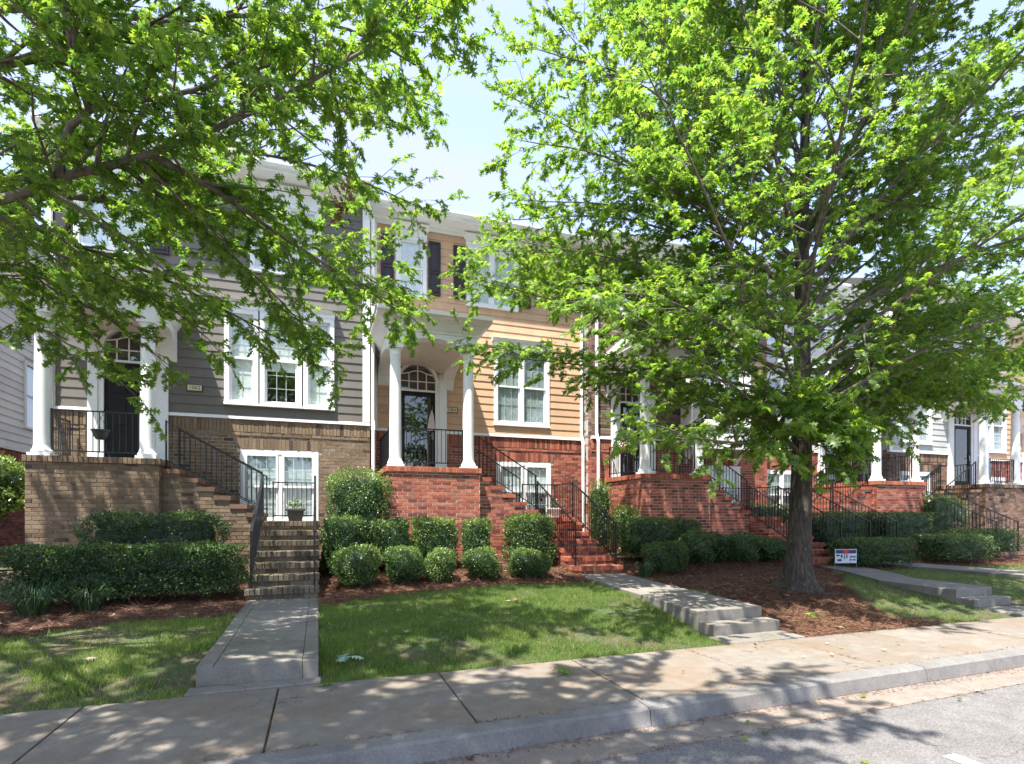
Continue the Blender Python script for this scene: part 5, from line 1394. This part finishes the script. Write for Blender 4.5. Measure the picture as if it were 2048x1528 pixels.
# ------------------------------------------------------------------ shrubs and hedges
def shrub(label, cx, cy, rx, ry, z0, z1, shape='box', n=4200, name='shrub', size=0.045, cat='shrub', tone=0.0, legs=0.12, group='clipped shrubs before the porches', top_light=0.4, seed=None):
    rg = np.random.default_rng(R.randrange(10 ** 6)); rr = random.Random(R.randrange(10 ** 6)); n = int(n * 1.9); size *= 0.76; tone += rr.uniform(-0.05, 0.07)
    t = thing(name, label, cat, (cx, cy, z0), group)
    e = {'box': 9.0, 'ball': 2.5, 'vase': 6.0}[shape]
    h = z1 - z0; zc = z0 + h * (0.5 + legs / 2); rz = h * (0.5 - legs / 2)
    u = rg.normal(size=(n, 3)); u /= np.linalg.norm(u, axis=1, keepdims=True)
    if shape != 'ball':
        ar_ = np.array([rx * ry, rx * rz, rx * rz * 0.7, ry * rz, ry * rz]); fc = rg.choice(5, n, p=ar_ / ar_.sum())
        u = rg.uniform(-1, 1, (n, 3))
        for c_, (axx, sg_) in enumerate(((2, 1), (1, -1), (1, 1), (0, -1), (0, 1))): u[fc == c_, axx] = sg_
    k = (np.abs(u) ** e).sum(1) ** (-1 / e)
    wx, wy, wz = u[:, 0] * rx, u[:, 1] * ry, u[:, 2] * rz
    am = 0.11 if shape == 'ball' else 0.05
    lump = 1 + am * (np.sin(wx * 9 + cx * 9 + 2 * np.sin(wz * 7)) * np.sin(wy * 8 + cy) + np.sin(wz * 11 + cx * 5 + wx * 6)) + 0.04 * np.sin(wx * 31 + wz * 27 + cx)
    depth = 1 - np.abs(rg.normal(0, 0.085, n)) + np.maximum(0, rg.normal(-0.05, 0.06, n)) + (rg.random(n) < 0.03) * rg.uniform(0, 0.14, n)
    q = u * (k * lump * depth)[:, None]
    tap = np.ones(n)
    if shape == 'vase': tap = 0.62 + 0.38 * np.clip((q[:, 2] + 1) / 1.3, 0, 1)
    P = np.stack([cx + q[:, 0] * rx * tap, cy + q[:, 1] * ry * tap, zc + q[:, 2] * rz], 1)
    nrm = np.sign(u) * np.abs(u) ** (e - 1 if shape != 'ball' else 1) * np.array([1 / rx, 1 / ry, 1 / rz]); nrm /= np.linalg.norm(nrm, axis=1, keepdims=True)
    N_ = nrm * 0.7 + rg.normal(0, 0.5, (n, 3)) + np.array([0, 0, 0.35]); D_ = rg.normal(size=(n, 3)) + nrm * 0.5 + np.array([0, 0, 0.25])
    S = size * rg.uniform(0.7, 1.35, n)
    r = np.clip(rg.beta(2, 3, n) + tone + 0.12 * np.sin(wx * 7 + cx * 3) * np.sin(wz * 6 + cy) + top_light * np.clip(u[:, 2] * 1.4 - 0.3, 0, 1) * rg.random(n), 0, 1)  # paler tones towards the top paint in light from above
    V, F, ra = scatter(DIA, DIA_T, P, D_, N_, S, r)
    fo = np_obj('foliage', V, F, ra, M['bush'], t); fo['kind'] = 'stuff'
    m = MB()                                             # stems
    for i in range(9 if shape != 'vase' else 16):
        a = rr.uniform(0, 6.28); b = rr.uniform(0.1, 0.7)
        p0 = Vector((cx + rx * 0.3 * b * math.cos(a), cy + ry * 0.3 * b * math.sin(a), z0 - 0.06)); p1 = Vector((cx + rx * 0.8 * b * math.cos(a), cy + ry * 0.8 * b * math.sin(a), zc + rz * 0.5))
        m.tube([p0, p0.lerp(p1, 0.5) + Vector((rr.uniform(-.04, .04), rr.uniform(-.04, .04), 0)), p1], [0.014, 0.011, 0.005], 5)
    m.build('stems', M['twig'], t)
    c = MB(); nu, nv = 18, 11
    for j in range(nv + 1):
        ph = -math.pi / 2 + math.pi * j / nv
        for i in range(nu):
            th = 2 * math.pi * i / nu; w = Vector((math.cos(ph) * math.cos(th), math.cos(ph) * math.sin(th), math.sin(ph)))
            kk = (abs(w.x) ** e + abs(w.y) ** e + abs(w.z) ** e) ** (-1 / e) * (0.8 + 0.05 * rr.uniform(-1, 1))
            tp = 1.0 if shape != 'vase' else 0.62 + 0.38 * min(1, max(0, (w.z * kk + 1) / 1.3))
            c.v.append((cx + w.x * kk * rx * tp, cy + w.y * kk * ry * tp, zc + w.z * kk * rz)); c.a.append(rr.uniform(0, 0.25))  # closed core in the darkest leaf tones, standing in for inner shade
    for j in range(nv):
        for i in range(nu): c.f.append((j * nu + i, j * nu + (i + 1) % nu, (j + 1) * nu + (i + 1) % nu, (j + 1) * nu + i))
    c.build('dark_core', M['bush'], t)
    return t
def shrub_px(label, xa, xb, yt, Y, depth=0.45, shape='box', ground=None, **kw):
    X0, X1 = ray(xa) * Y, ray(xb) * Y; cx = (X0 + X1) / 2; zt = at((xa + xb) / 2, yt, Y).z
    zg = gz(cx, Y) if Y < 12.6 else 0.45
    return shrub(label, cx, Y, (X1 - X0) / 2, depth, zg - 0.03, zt, shape, **kw)
g1 = 'clipped shrubs before the porches'
shrub_px('tall dark clipped hedge against the tan brick porch base of 1062', 168, 450, 1028, 11.35, 0.38, n=9000, name='hedge', cat='hedge', tone=-0.12, legs=0.05)
shrub_px('long low clipped hedge in front along the 1062 bed', 18, 486, 1092, 9.55, 0.42, n=15000, name='hedge', cat='hedge', tone=-0.05, legs=0.16, size=0.048)
shrub_px('tall vase-shaped clipped shrub at the corner of the tan wall', 656, 777, 942, 12.0, 0.5, 'vase', n=8500, legs=0.05, tone=0.08)
for lab, a, b, yt in (('dark clipped shrub below the vase-shaped one', 646, 730, 1036), ('boxy shrub before the near corner of the red porch base', 745, 814, 1040), ('wide boxy shrub before the middle of the red porch base', 828, 907, 1037), ('narrow upright boxy shrub before the red porch base', 932, 973, 1040), ('double-topped boxy evergreen beside the red stairs', 1016, 1097, 1031)):
    shrub_px(lab, a, b, yt, 11.05, 0.4, n=5200 if b - a > 60 else 3400)
for lab, a, b, yt in (('wide rounded shrub, largest of the low front row', 664, 760, 1092), ('second rounded shrub of the low front row', 769, 845, 1090), ('smallest loose rounded shrub of the low front row', 851, 908, 1098), ('near-spherical shrub on its own in the low front row', 931, 995, 1093), ('squarish rounded shrub at the end of the low front row, by the red steps', 1018, 1095, 1100)):
    shrub_px(lab, a, b, yt, 10.0, 0.4, 'ball', n=5000, tone=0.12, legs=0.08, size=0.036)
shrub_px('slim upright shrub growing up beside the white downspouts', 1184, 1216, 965, 13.2, 0.25, n=2600, tone=0.12, legs=0.02)
shrub_px('small bright-topped ball shrub at the corner of the stone house porch', 1221, 1272, 1014, 11.8, 0.3, 'ball', n=3000, tone=0.2, legs=0.3)
shrub_px('tall dark box hedge left of the stone house porch base', 1240, 1342, 1036, 11.0, 0.4, n=5600, name='hedge', cat='hedge', tone=-0.05)
shrub_px('small dark upright shrub against the stone house porch base', 1345, 1390, 1041, 11.3, 0.3, n=2400, tone=-0.05)
shrub_px('loose rounded shrub nearest the path of 1060', 1292, 1370, 1083, 9.9, 0.36, 'ball', n=4200, tone=0.02)
shrub_px('rounded holly, first in the row left of the oak trunk', 1352, 1424, 1063, 10.5, 0.38, 'ball', n=4000)
shrub_px('rounded holly, middle of the row left of the oak trunk', 1412, 1462, 1068, 10.7, 0.36, 'ball', n=3000)
shrub_px('rounded holly, wide one of the row left of the oak trunk', 1448, 1512, 1067, 10.6, 0.38, 'ball', n=3800)
shrub_px('rounded holly touching the oak trunk', 1508, 1568, 1075, 10.6, 0.38, 'ball', n=3600)
shrub_px('bright green low shrub on the landing bed behind the oak trunk', 1505, 1575, 1008, 13.0, 0.3, n=2400, tone=0.3)
shrub_px('dark box hedge right behind the oak trunk', 1622, 1742, 1025, 11.4, 0.4, n=6000, name='hedge', cat='hedge', tone=-0.05)
shrub_px('low box hedge behind the yard sign', 1686, 1797, 1078, 9.7, 0.45, n=6500, name='hedge', cat='hedge')
shrub_px('tall clipped hedge before the last red porch', 1742, 1852, 1026, 11.2, 0.4, n=6200, name='hedge', cat='hedge', tone=-0.03)
shrub_px('dark upright evergreen at the corner of the last red porch', 1848, 1890, 990, 11.9, 0.4, n=3200, tone=-0.05)
shrub_px('sunlit bright shrub between dark evergreens by the brown wall', 1884, 1925, 995, 12.3, 0.4, 'ball', n=2600, tone=0.35, legs=0.02)
shrub_px('low spreading hedge beside the farthest path', 1850, 1955, 1070, 9.9, 0.5, n=5200, name='hedge', cat='hedge', tone=0.02)
shrub_px('low hedge before the dark brown steps', 1900, 2015, 1060, 10.6, 0.45, n=5200, name='hedge', cat='hedge', tone=-0.02)
shrub('leggy bright green shrub in the gap beside the 1062 porch', -6.15, 13.4, 0.75, 0.6, 0.4, 2.55, 'ball', 4200, tone=0.3, legs=0.45, size=0.08)

def grassy(label, cx, cy, r, h, n):
    t = thing('liriope', label, 'plant', (cx, cy, gz(cx, cy)), 'strappy plants before the 1062 hedge')
    m = MB(); rr = random.Random(int(cx * 1000))
    for i in range(n):
        a = rr.uniform(0, 6.28); b = r * rr.random() ** 0.7 * 0.35; x, y = cx + b * math.cos(a), cy + b * math.sin(a); z = gz(x, y)
        L = h * rr.uniform(0.6, 1.2); o = rr.uniform(0.3, 1.0) * r; w = 0.006; q = rr.random(); s = Vector((-math.sin(a), math.cos(a), 0)) * w
        ps = [Vector((x, y, z)), Vector((x + o * .35 * math.cos(a), y + o * .35 * math.sin(a), z + L * .75)), Vector((x + o * .8 * math.cos(a), y + o * .8 * math.sin(a), z + L * .95)), Vector((x + o * 1.2 * math.cos(a), y + o * 1.2 * math.sin(a), z + L * .75))]
        vs = []
        for k, p in enumerate(ps): ww = s * (1, 1, .7, .1)[k]; vs += [p - ww, p + ww]
        m.add(vs, [(0, 1, 3, 2), (2, 3, 5, 4), (4, 5, 7, 6)], q)
    o = m.build('foliage', M['blade'], t); o['kind'] = 'stuff'
grassy('large strappy clump of liriope at the end of the long 1062 hedge', -3.45, 8.75, 0.45, 0.4, 180)
grassy('smaller strappy liriope clump under the long 1062 hedge', -2.9, 8.85, 0.36, 0.32, 120)
grassy('low strappy clump beside the rounded shrub by the 1060 path', 6.15, 9.55, 0.3, 0.3, 120)

# ------------------------------------------------------------------ grass and pine straw
def noise2(x, y):
    return (math.sin(x * 2.1 + 1.3 * math.sin(y * 1.7)) + math.sin(y * 2.9 + 1.1 * math.sin(x * 2.3 + 1)) + 0.6 * math.sin(x * 6.3 + y * 4.1) + 0.5 * math.sin(x * 9.1 - y * 7.7)) / 3.1
def lawn(label, xa, xb, ya, yb, n, bare=0.15, seed=1, yellow=0.1):
    rr = random.Random(seed); P = []; Hh = []; C_ = []
    while len(P) < n:
        x = rr.uniform(xa, xb); y = rr.uniform(ya, yb)
        # more blades where the camera stands closer
        if rr.random() > min(1.0, (5.6 / max(1.0, math.hypot(x, y))) ** 1.0): continue
        if y < walk_y(x) - abs(rr.gauss(0, 0.02)) or on_path(x + rr.gauss(0, 0.014), y + rr.gauss(0, 0.014)) or in_bed(x + rr.gauss(0, 0.05), y + rr.gauss(0, 0.07)): n -= 0 if rr.random() > 0.5 else 1; continue
        v = noise2(x * 1.5, y * 1.5)
        if v < -0.35 + bare and rr.random() < 0.8: n -= 1; continue
        P.append((x, y, gz(x, y) - 0.005)); Hh.append(rr.uniform(0.024, 0.06) * (1 + 0.3 * v) * (1.5 if noise2(x * 5 + 3, y * 5) > 0.55 else 1.0))
        dry = rr.random() < yellow * (1.5 if v < 0 else 0.7)
        C_.append(rr.uniform(0.85, 1.0) if dry else min(0.84, max(0, 0.42 + 0.22 * v + rr.gauss(0, 0.16))))
    P = np.array(P); Hh = np.array(Hh); C_ = np.array(C_); rg = np.random.default_rng(seed); n = len(P)
    D_ = np.stack([rg.normal(0, 0.38, n), rg.normal(0, 0.38, n), np.ones(n)], 1); N_ = rg.normal(size=(n, 3))
    V, F, ra = scatter([(-0.055, 0, 0), (0.055, 0, 0), (0.0, 1, 0.18)], [(0, 1, 2)], P, D_, N_, Hh, C_)
    o = np_obj('grass', V, F, ra, M['grass'])
    tag(o, label, 'grass', kind='stuff')
lawn('thin patchy grass of the shaded lawn left of the 1062 path', -7, -0.96, 4.9, 8.0, 100000, 0.3, 3, 0.16)
lawn('bright green grass of the lawn between the two nearest paths', 0.0, 5.0, 4.9, 9.4, 170000, -0.25, 4, 0.05)
lawn('narrow strips of grass beside the oak island and farther paths', 4.9, 22.0, 4.95, 9.3, 90000, -0.3, 5, 0.06)
def straw(label, test, xa, xb, ya, yb, n, seed):
    rg = np.random.default_rng(seed); rr = random.Random(seed); P = []; 
    tries = 0
    while len(P) < n and tries < n * 6:
        tries += 1
        x = rr.uniform(xa, xb); y = rr.uniform(ya, yb)
        if rr.random() > min(1.0, (7.0 / max(1.0, math.hypot(x, y)))): continue
        if on_path(x, y) or not test(x, y) or y < walk_y(x): continue
        P.append((x, y, gz(x, y) + rr.uniform(0.0, 0.028)))
    P = np.array(P); n = len(P)
    D_ = np.stack([rg.normal(size=n), rg.normal(size=n), rg.normal(0, 0.16, n)], 1); N_ = np.tile(np.array([[0, 0, 1.0]]), (n, 1)) + rg.normal(0, 0.5, (n, 3))
    S = rg.uniform(0.08, 0.19, n); C_ = np.clip(rg.beta(2, 2.4, n), 0, 1)
    V, F, ra = scatter([(-0.026, 0, 0), (0.026, 0, 0), (0.0, 1, 0.03)], [(0, 1, 2)], P, D_, N_, S, C_)
    tag(np_obj('pine_straw', V, F, ra, M['straw']), label, 'pine straw', kind='stuff')
straw('reddish pine straw under the hedges of 1062', lambda x, y: in_bed(x, y) and x < -0.9, -7, -0.9, 6.5, 11, 42000, 31)
straw('sunlit reddish pine straw under the 1060 shrubs', lambda x, y: in_bed(x, y), 0.0, 5.0, 7.8, 12.0, 56000, 32)
straw('dark pine straw round the foot of the oak and along the far beds', lambda x, y: in_bed(x, y), 5.2, 20.0, 4.95, 11.5, 100000, 33)

# grit, needles and scraps caught in the gutter, along the kerb and in the pavement joints
rg = np.random.default_rng(55); pl = []
for k in range(5200):
    x = rg.uniform(-5, 14); w = rg.random()
    if w < 0.5: y = kerb_y(x) - 0.04 - abs(rg.normal(0, 0.06)); z = -0.124
    elif w < 0.72: y = kerb_y(x) - 0.42 + rg.normal(0, 0.02); z = -0.107
    elif w < 0.88: y = kerb_y(x) + 0.158 + rg.normal(0, 0.012); z = 0.006
    elif w < 0.95: x = -0.31 + 1.335 * rg.integers(-3, 10) + rg.normal(0, 0.012); y = rg.uniform(kerb_y(x) + 0.17, walk_y(x)); z = 0.004
    else: y = walk_y(x) - abs(rg.normal(0, 0.05)); z = 0.006
    pl.append((x, y, z + 0.002))
pl = np.array(pl); n = len(pl)
V, F, r = scatter([(-0.1, 0, 0), (0.1, 0, 0.02), (0.0, 1, 0.06)], [(0, 1, 2)], pl, np.stack([rg.normal(size=n), rg.normal(size=n), rg.normal(0, 0.1, n)], 1), np.tile(np.array([[0, 0, 1.0]]), (n, 1)) + rg.normal(0, 0.2, (n, 3)), rg.uniform(0.012, 0.05, n), np.clip(rg.beta(1.6, 2.2, n), 0, 1))
tag(np_obj('litter', V, F, r, M['straw']), 'brown grit and needle litter caught along kerb, gutter and joints', 'litter', kind='stuff')

# ------------------------------------------------------------------ small things
def plaque(text, x, z, Y, lab):
    t = thing('house_number', lab, 'sign', (x, Y, z - 0.07))
    m = MB(); m.box(x - 0.155, x + 0.155, Y - 0.05, Y - 0.026, z - 0.075, z + 0.075); m.build('plate_border', M['plaque_edge'], t)
    m = MB(); m.box(x - 0.135, x + 0.135, Y - 0.055, Y - 0.049, z - 0.058, z + 0.058); m.build('plate', M['plaque'], t)
    cu = bpy.data.curves.new('digits', 'FONT'); cu.body = text; cu.size = 0.115; cu.align_x = 'CENTER'; cu.align_y = 'CENTER'; cu.extrude = 0.0015
    tmp = bpy.data.objects.new('digits_curve', cu); COL.objects.link(tmp)
    bpy.context.view_layer.update()
    me = bpy.data.meshes.new_from_object(tmp.evaluated_get(bpy.context.evaluated_depsgraph_get()))
    bpy.data.objects.remove(tmp); bpy.data.curves.remove(cu)
    me.materials.clear(); me.materials.append(M['plaque_edge'])
    o = bpy.data.objects.new('digits', me); COL.objects.link(o); adopt(o, t); o.location = (x, Y - 0.0568, z); o.rotation_euler = (math.pi / 2, 0, 0)
plaque('1062', -2.55, 4.23, YA, 'cream number plaque 1062 on the olive siding'); plaque('1060', 3.325, 4.24, YB, 'cream number plaque 1060 on the orange-tan siding beside the storm door')

t = thing('flag', 'small pale flag hanging on the 1060 storm door', 'flag', (2.83, YB - 0.06, 3.6))
m = MB(); m.tube([(2.8, YB - 0.03, 4.32), (2.8, YB - 0.09, 4.2), (2.8, YB - 0.085, 4.14)], 0.006, 6); m.build('staff', M['wire'], t)
m = MB()
prof = [(4.2, 0.012), (4.05, 0.05), (3.9, 0.075), (3.75, 0.095), (3.66, 0.105)]
for i, (z, w) in enumerate(prof):
    for k in range(9): u = k / 8 - 0.5; m.v.append((2.79 + u * 2 * w - (4.2 - z) * 0.05, YB - 0.085 + 0.02 * math.sin(k * 1.9 + i), z + 0.03 * u * (i == 4))); m.a.append(0.5)
for i in range(4):
    for k in range(8): m.f.append((i * 9 + k, i * 9 + k + 1, (i + 1) * 9 + k + 1, (i + 1) * 9 + k))
m.build('cloth', M['cloth'], t, smooth=True)

def sprig(mb, c, r, n, size):
    rg = np.random.default_rng(int(abs(c[0]) * 977) % 9999); P = np.array(c) + rg.normal(0, r, (n, 3)) * np.array([1, 1, 0.7]); P[:, 2] = np.maximum(P[:, 2], c[2] - 0.02)
    return scatter(DIA, DIA_T, P, rg.normal(size=(n, 3)) + np.array([0, 0, 0.8]), rg.normal(size=(n, 3)) + np.array([0, 0, 1]), size * rg.uniform(0.6, 1.3, n), np.clip(rg.beta(2, 2, n) + 0.2, 0, 1))
# hanging pot on the 1062 porch railing
p = at(201, 868, 12.02)
t = thing('hanging_pot', 'dark green hanging pot on a hook at the 1062 porch railing', 'planter', (p.x, p.y, p.z - 0.1))
m = MB(); m.lathe(p.x, p.y, [(0.07, p.z - 0.1), (0.11, p.z - 0.03), (0.135, p.z + 0.05), (0.15, p.z + 0.06), (0.15, p.z + 0.075), (0.13, p.z + 0.07), (0.1, p.z + 0.04)], 20); m.build('bowl', M['green_pot'], t, smooth=True)
m = MB()
for a in (0, 2.1, 4.2): m.tube([(p.x + 0.14 * math.cos(a), p.y + 0.14 * math.sin(a), p.z + 0.07), (p.x, p.y, p.z + 0.3)], 0.003, 5)
m.tube([(p.x, p.y, p.z + 0.3), (p.x + 0.04, p.y, p.z + 0.35), (p.x + 0.02, p.y, p.z + 0.42), (p.x, 12.15, p.z + 0.44)], 0.006, 6); m.build('hanger', M['iron'], t)
# planter on the 1062 landing
def planter(label, x, y, z, w, h, mat, plant=True):
    t = thing('planter', label, 'planter', (x, y, z)); m = MB()
    a, b = w * 0.38, w * 0.5
    m.add([(x - a, y - a, z), (x + a, y - a, z), (x + a, y + a, z), (x - a, y + a, z), (x - b, y - b, z + h), (x + b, y - b, z + h), (x + b, y + b, z + h), (x - b, y + b, z + h)],
          [(0, 3, 2, 1), (0, 1, 5, 4), (1, 2, 6, 5), (2, 3, 7, 6), (3, 0, 4, 7)])
    e = b + 0.02
    for (p0, p1, q0, q1) in ((-e, e, -e, -b), (-e, e, b, e), (-e, -b, -b, b), (b, e, -b, b)): m.box(x + p0, x + p1, y + q0, y + q1, z + h - 0.04, z + h)
    m.build('tub', M[mat], t, bevel=0.006)
    m = MB(); m.quad((x - b, y - b, z + h - 0.03), (x + b, y - b, z + h - 0.03), (x + b, y + b, z + h - 0.03), (x - b, y + b, z + h - 0.03)); m.build('compost', M['pot'], t)
    V, F, r = sprig(None, (x, y, z + h + 0.07), w * 0.22, 120, 0.045); fo = np_obj('foliage', V, F, r, M['bush'], t); fo['kind'] = 'stuff'
    m = MB(); rr = random.Random(4)
    for i in range(9): m.tube([(x + rr.uniform(-.1, .1), y + rr.uniform(-.1, .1), z + h - 0.03), (x + rr.uniform(-.16, .16), y + rr.uniform(-.1, .1), z + h + rr.uniform(.08, .26))], 0.003, 4)
    m.build('stems', M['twig'], t)
planter('dark tub with a sparse seedling on the 1062 landing', -0.42, 11.55, 1.33, 0.31, 0.24, 'pot')
planter('white pot with a plant on the 1060 landing', 5.62, 12.9, 1.4, 0.26, 0.24, 'white_pot')
planter('dark tub on the landing of the stone-faced house', 11.9, 12.9, 1.42, 0.3, 0.3, 'pot')
# coir trough on the 1058 side railing
q = at(1243, 888, 12.6); t = thing('railing_basket', 'coir-lined wire basket hooked on the stone house porch railing', 'planter', (7.62, 12.75, 3.1))
m = MB()
for s_ in range(11):
    y = 12.35 + s_ * 0.08
    for k in range(9): a = math.pi * k / 8; m.v.append((7.6 - 0.13 * math.cos(a) , y, 3.24 - 0.15 * math.sin(a))); m.a.append(0.5)
for s_ in range(10):
    for k in range(8): m.f.append((s_ * 9 + k, s_ * 9 + k + 1, (s_ + 1) * 9 + k + 1, (s_ + 1) * 9 + k))
m.f.append(tuple(range(9))); m.f.append(tuple(range(98, 89, -1))); m.build('liner', M['coir'], t)
m = MB()
for s_ in range(6): y = 12.35 + s_ * 0.16; m.tube([(7.6 - 0.135 * math.cos(math.pi * k / 8), y, 3.24 - 0.155 * math.sin(math.pi * k / 8)) for k in range(9)], 0.004, 5)
m.build('wire_frame', M['iron'], t)
V, F, r = sprig(None, (7.6, 12.75, 3.27), 0.12, 160, 0.05); fo = np_obj('foliage', V, F, r * 0 + 0.8, M['dry_leaf'], t); fo['kind'] = 'stuff'

# lit pendant lamp seen through the lower 1060 window
em = NT('lamp_glow'); em.p.inputs['Emission Color'].default_value = (1, 0.72, 0.35, 1); em.p.inputs['Emission Strength'].default_value = 6.0; em.color((0.8, 0.6, 0.3))
t = thing('pendant_lamp', 'small lit pendant lamp glowing behind the lower 1060 window', 'lamp', (4.86, YB + 0.35, 2.66))
m = MB(); m.lathe(4.86, YB + 0.35, [(0.1, 2.66), (0.13, 2.7), (0.07, 2.77), (0.02, 2.79)], 16); m.build('lamp_shade', em.m, t, smooth=True)
m = MB(); m.tube([(4.86, YB + 0.35, 2.79), (4.86, YB + 0.35, 2.83)], 0.006, 6); m.build('cord', M['iron'], t)

# yard sign
a = at(1670, 1097, 9.05); b = at(1713, 1103, 8.95)
t = thing('yard_sign', 'small red, white and navy yard sign on a wire stake by the hedge', 'sign', (a.x, a.y, gz(a.x, a.y)))
dx = (b - a); dx.z = 0; L = dx.length; dx.normalize(); nn = Vector((dx.y, -dx.x, 0)); zt = a.z - 0.02; hgt = 0.3
def splate(name, u0, u1, v0, v1, mat, off):
    m = MB(); A0 = a + dx * (u0 * L); B0 = a + dx * (u1 * L)
    vs = []
    for o_ in (off, off - 0.004):
        for p_, v in ((A0, v0), (B0, v0), (B0, v1), (A0, v1)): vs.append((p_.x + nn.x * o_, p_.y + nn.y * o_, zt - hgt * (1 - v)))
    m.add(vs, [(0, 1, 2, 3), (7, 6, 5, 4), (0, 4, 5, 1), (1, 5, 6, 2), (2, 6, 7, 3), (3, 7, 4, 0)]); m.build(name, M[mat], t)
splate('board', 0, 1, 0, 1, 'sign_white', 0.004)
splate('printed_band', 0.03, 0.36, 0.7, 0.96, 'navy', 0.007); splate('printed_band', 0.36, 0.62, 0.68, 0.97, 'sign_red', 0.0075); splate('printed_band', 0.62, 0.97, 0.7, 0.96, 'navy', 0.007)
for (u0, u1, v0, v1) in ((0.68, 0.74, 0.4, 0.52), (0.76, 0.82, 0.4, 0.52), (0.84, 0.89, 0.4, 0.52), (0.91, 0.95, 0.4, 0.52), (0.68, 0.76, 0.18, 0.3), (0.78, 0.83, 0.22, 0.26), (0.85, 0.94, 0.18, 0.3), (0.06, 0.2, 0.5, 0.62), (0.26, 0.34, 0.4, 0.62), (0.42, 0.46, 0.3, 0.62), (0.52, 0.57, 0.35, 0.62), (0.1, 0.3, 0.15, 0.3)):
    splate('print', u0, u1, v0, v1, 'navy', 0.0068)
m = MB()
for u in (0.0, 1.0):
    p_ = a + dx * (L * u); m.tube([(p_.x, p_.y, gz(p_.x, p_.y) - 0.1), (p_.x, p_.y, zt + 0.01)], 0.004, 5)
m.tube([tuple(Vector((a.x, a.y, zt + 0.01))), tuple(Vector((a.x, a.y, 0)) + dx * L + Vector((0, 0, zt + 0.01)))], 0.004, 5)
m.build('stake', M['wire'], t)

# fallen leaves
def drop(label, x, y, mat, size, n=1, spread=0.0, cat='leaf', name='fallen_leaf', group=None, z=None):
    rg = np.random.default_rng(int(abs(x * 131 + y * 977) * 10) % 99991)
    P = np.stack([x + rg.normal(0, spread, n), y + rg.normal(0, spread, n), np.zeros(n)], 1)
    for i in range(n):
        yy = P[i][1]; base = z if z is not None else (0.012 if yy > kerb_y(P[i][0]) else -0.105)
        P[i][2] = base + 0.012 + 0.02 * (spread > 0) * rg.random()
    D_ = np.stack([rg.normal(size=n), rg.normal(size=n), rg.normal(0, 0.15, n)], 1); N_ = np.tile(np.array([[0, 0, 1.0]]), (n, 1)) + rg.normal(0, 0.25, (n, 3))
    V, F, r = scatter(OAK, OAK_T, P, D_, N_, size * rg.uniform(0.75, 1.2, n), rg.random(n))
    tag(np_obj(name, V, F, r, M[mat]), label, cat, group)
drop('pale blue-green oak sprig lying on the lawn by the 1062 path', 0.3, 5.48, 'pale_leaf', 0.13, 9, 0.05, 'leaf sprig', 'fallen_sprig', z=0.06)
drop('two bleached leaves on the lawn above the pale sprig', 0.78, 6.15, 'dry_leaf', 0.11, 3, 0.07, z=0.15)
drop('dark brown dead leaf cluster in the middle of the bright lawn', 2.55, 7.25, 'dry_leaf', 0.1, 7, 0.05, z=0.23)
drop('greyish dry leaf cluster on the bright lawn', 3.0, 6.4, 'dry_leaf', 0.09, 3, 0.04, z=0.2)
drop('white fallen leaf on the shaded lawn', -1.9, 5.95, 'dry_leaf', 0.12, 1, z=0.13)
drop('green oak leaf spray on the pavement edge', 2.05, 4.55, 'leaf', 0.12, 4, 0.05, 'leaf sprig', 'fallen_sprig')
drop('green leaf beside the foot of the 1062 path', 0.1, 4.85, 'leaf', 0.11, 3, 0.04, 'leaf sprig', 'fallen_sprig')
drop('bright green sprig on the pine straw below the oak', 6.0, 5.5, 'leaf', 0.12, 6, 0.06, 'leaf sprig', 'fallen_sprig', z=0.14)
rr = random.Random(77)
for i in range(26):
    px = rr.uniform(1050, 2000); X = rr.uniform(0.3, 5.5); Y = rr.uniform(2.2, kerb_y(X) - 0.1)
    drop('small oak leaf lying on the street surface', X, Y, rr.choice(['leaf', 'leaf', 'dry_leaf']), rr.uniform(0.05, 0.1), group='leaves scattered on the street')
for i in range(22):
    X = rr.uniform(-2.5, 6.0); Y = rr.uniform(kerb_y(X) + 0.2, 4.85)
    drop('small fallen leaf scrap on the pavement slabs', X, Y, rr.choice(['leaf', 'dry_leaf', 'dry_leaf']), rr.uniform(0.03, 0.07), group='leaf scraps on the pavement')
for i in range(70):
    while True:
        X = rr.uniform(-4, 12); Y = rr.uniform(5.1, 9.5)
        if in_bed(X, Y) and not on_path(X, Y): break
    drop('pale dry leaf lying on the pine straw', X, Y, 'dry_leaf', rr.uniform(0.06, 0.12), group='dry leaves on the pine straw', z=gz(X, Y) + 0.02)
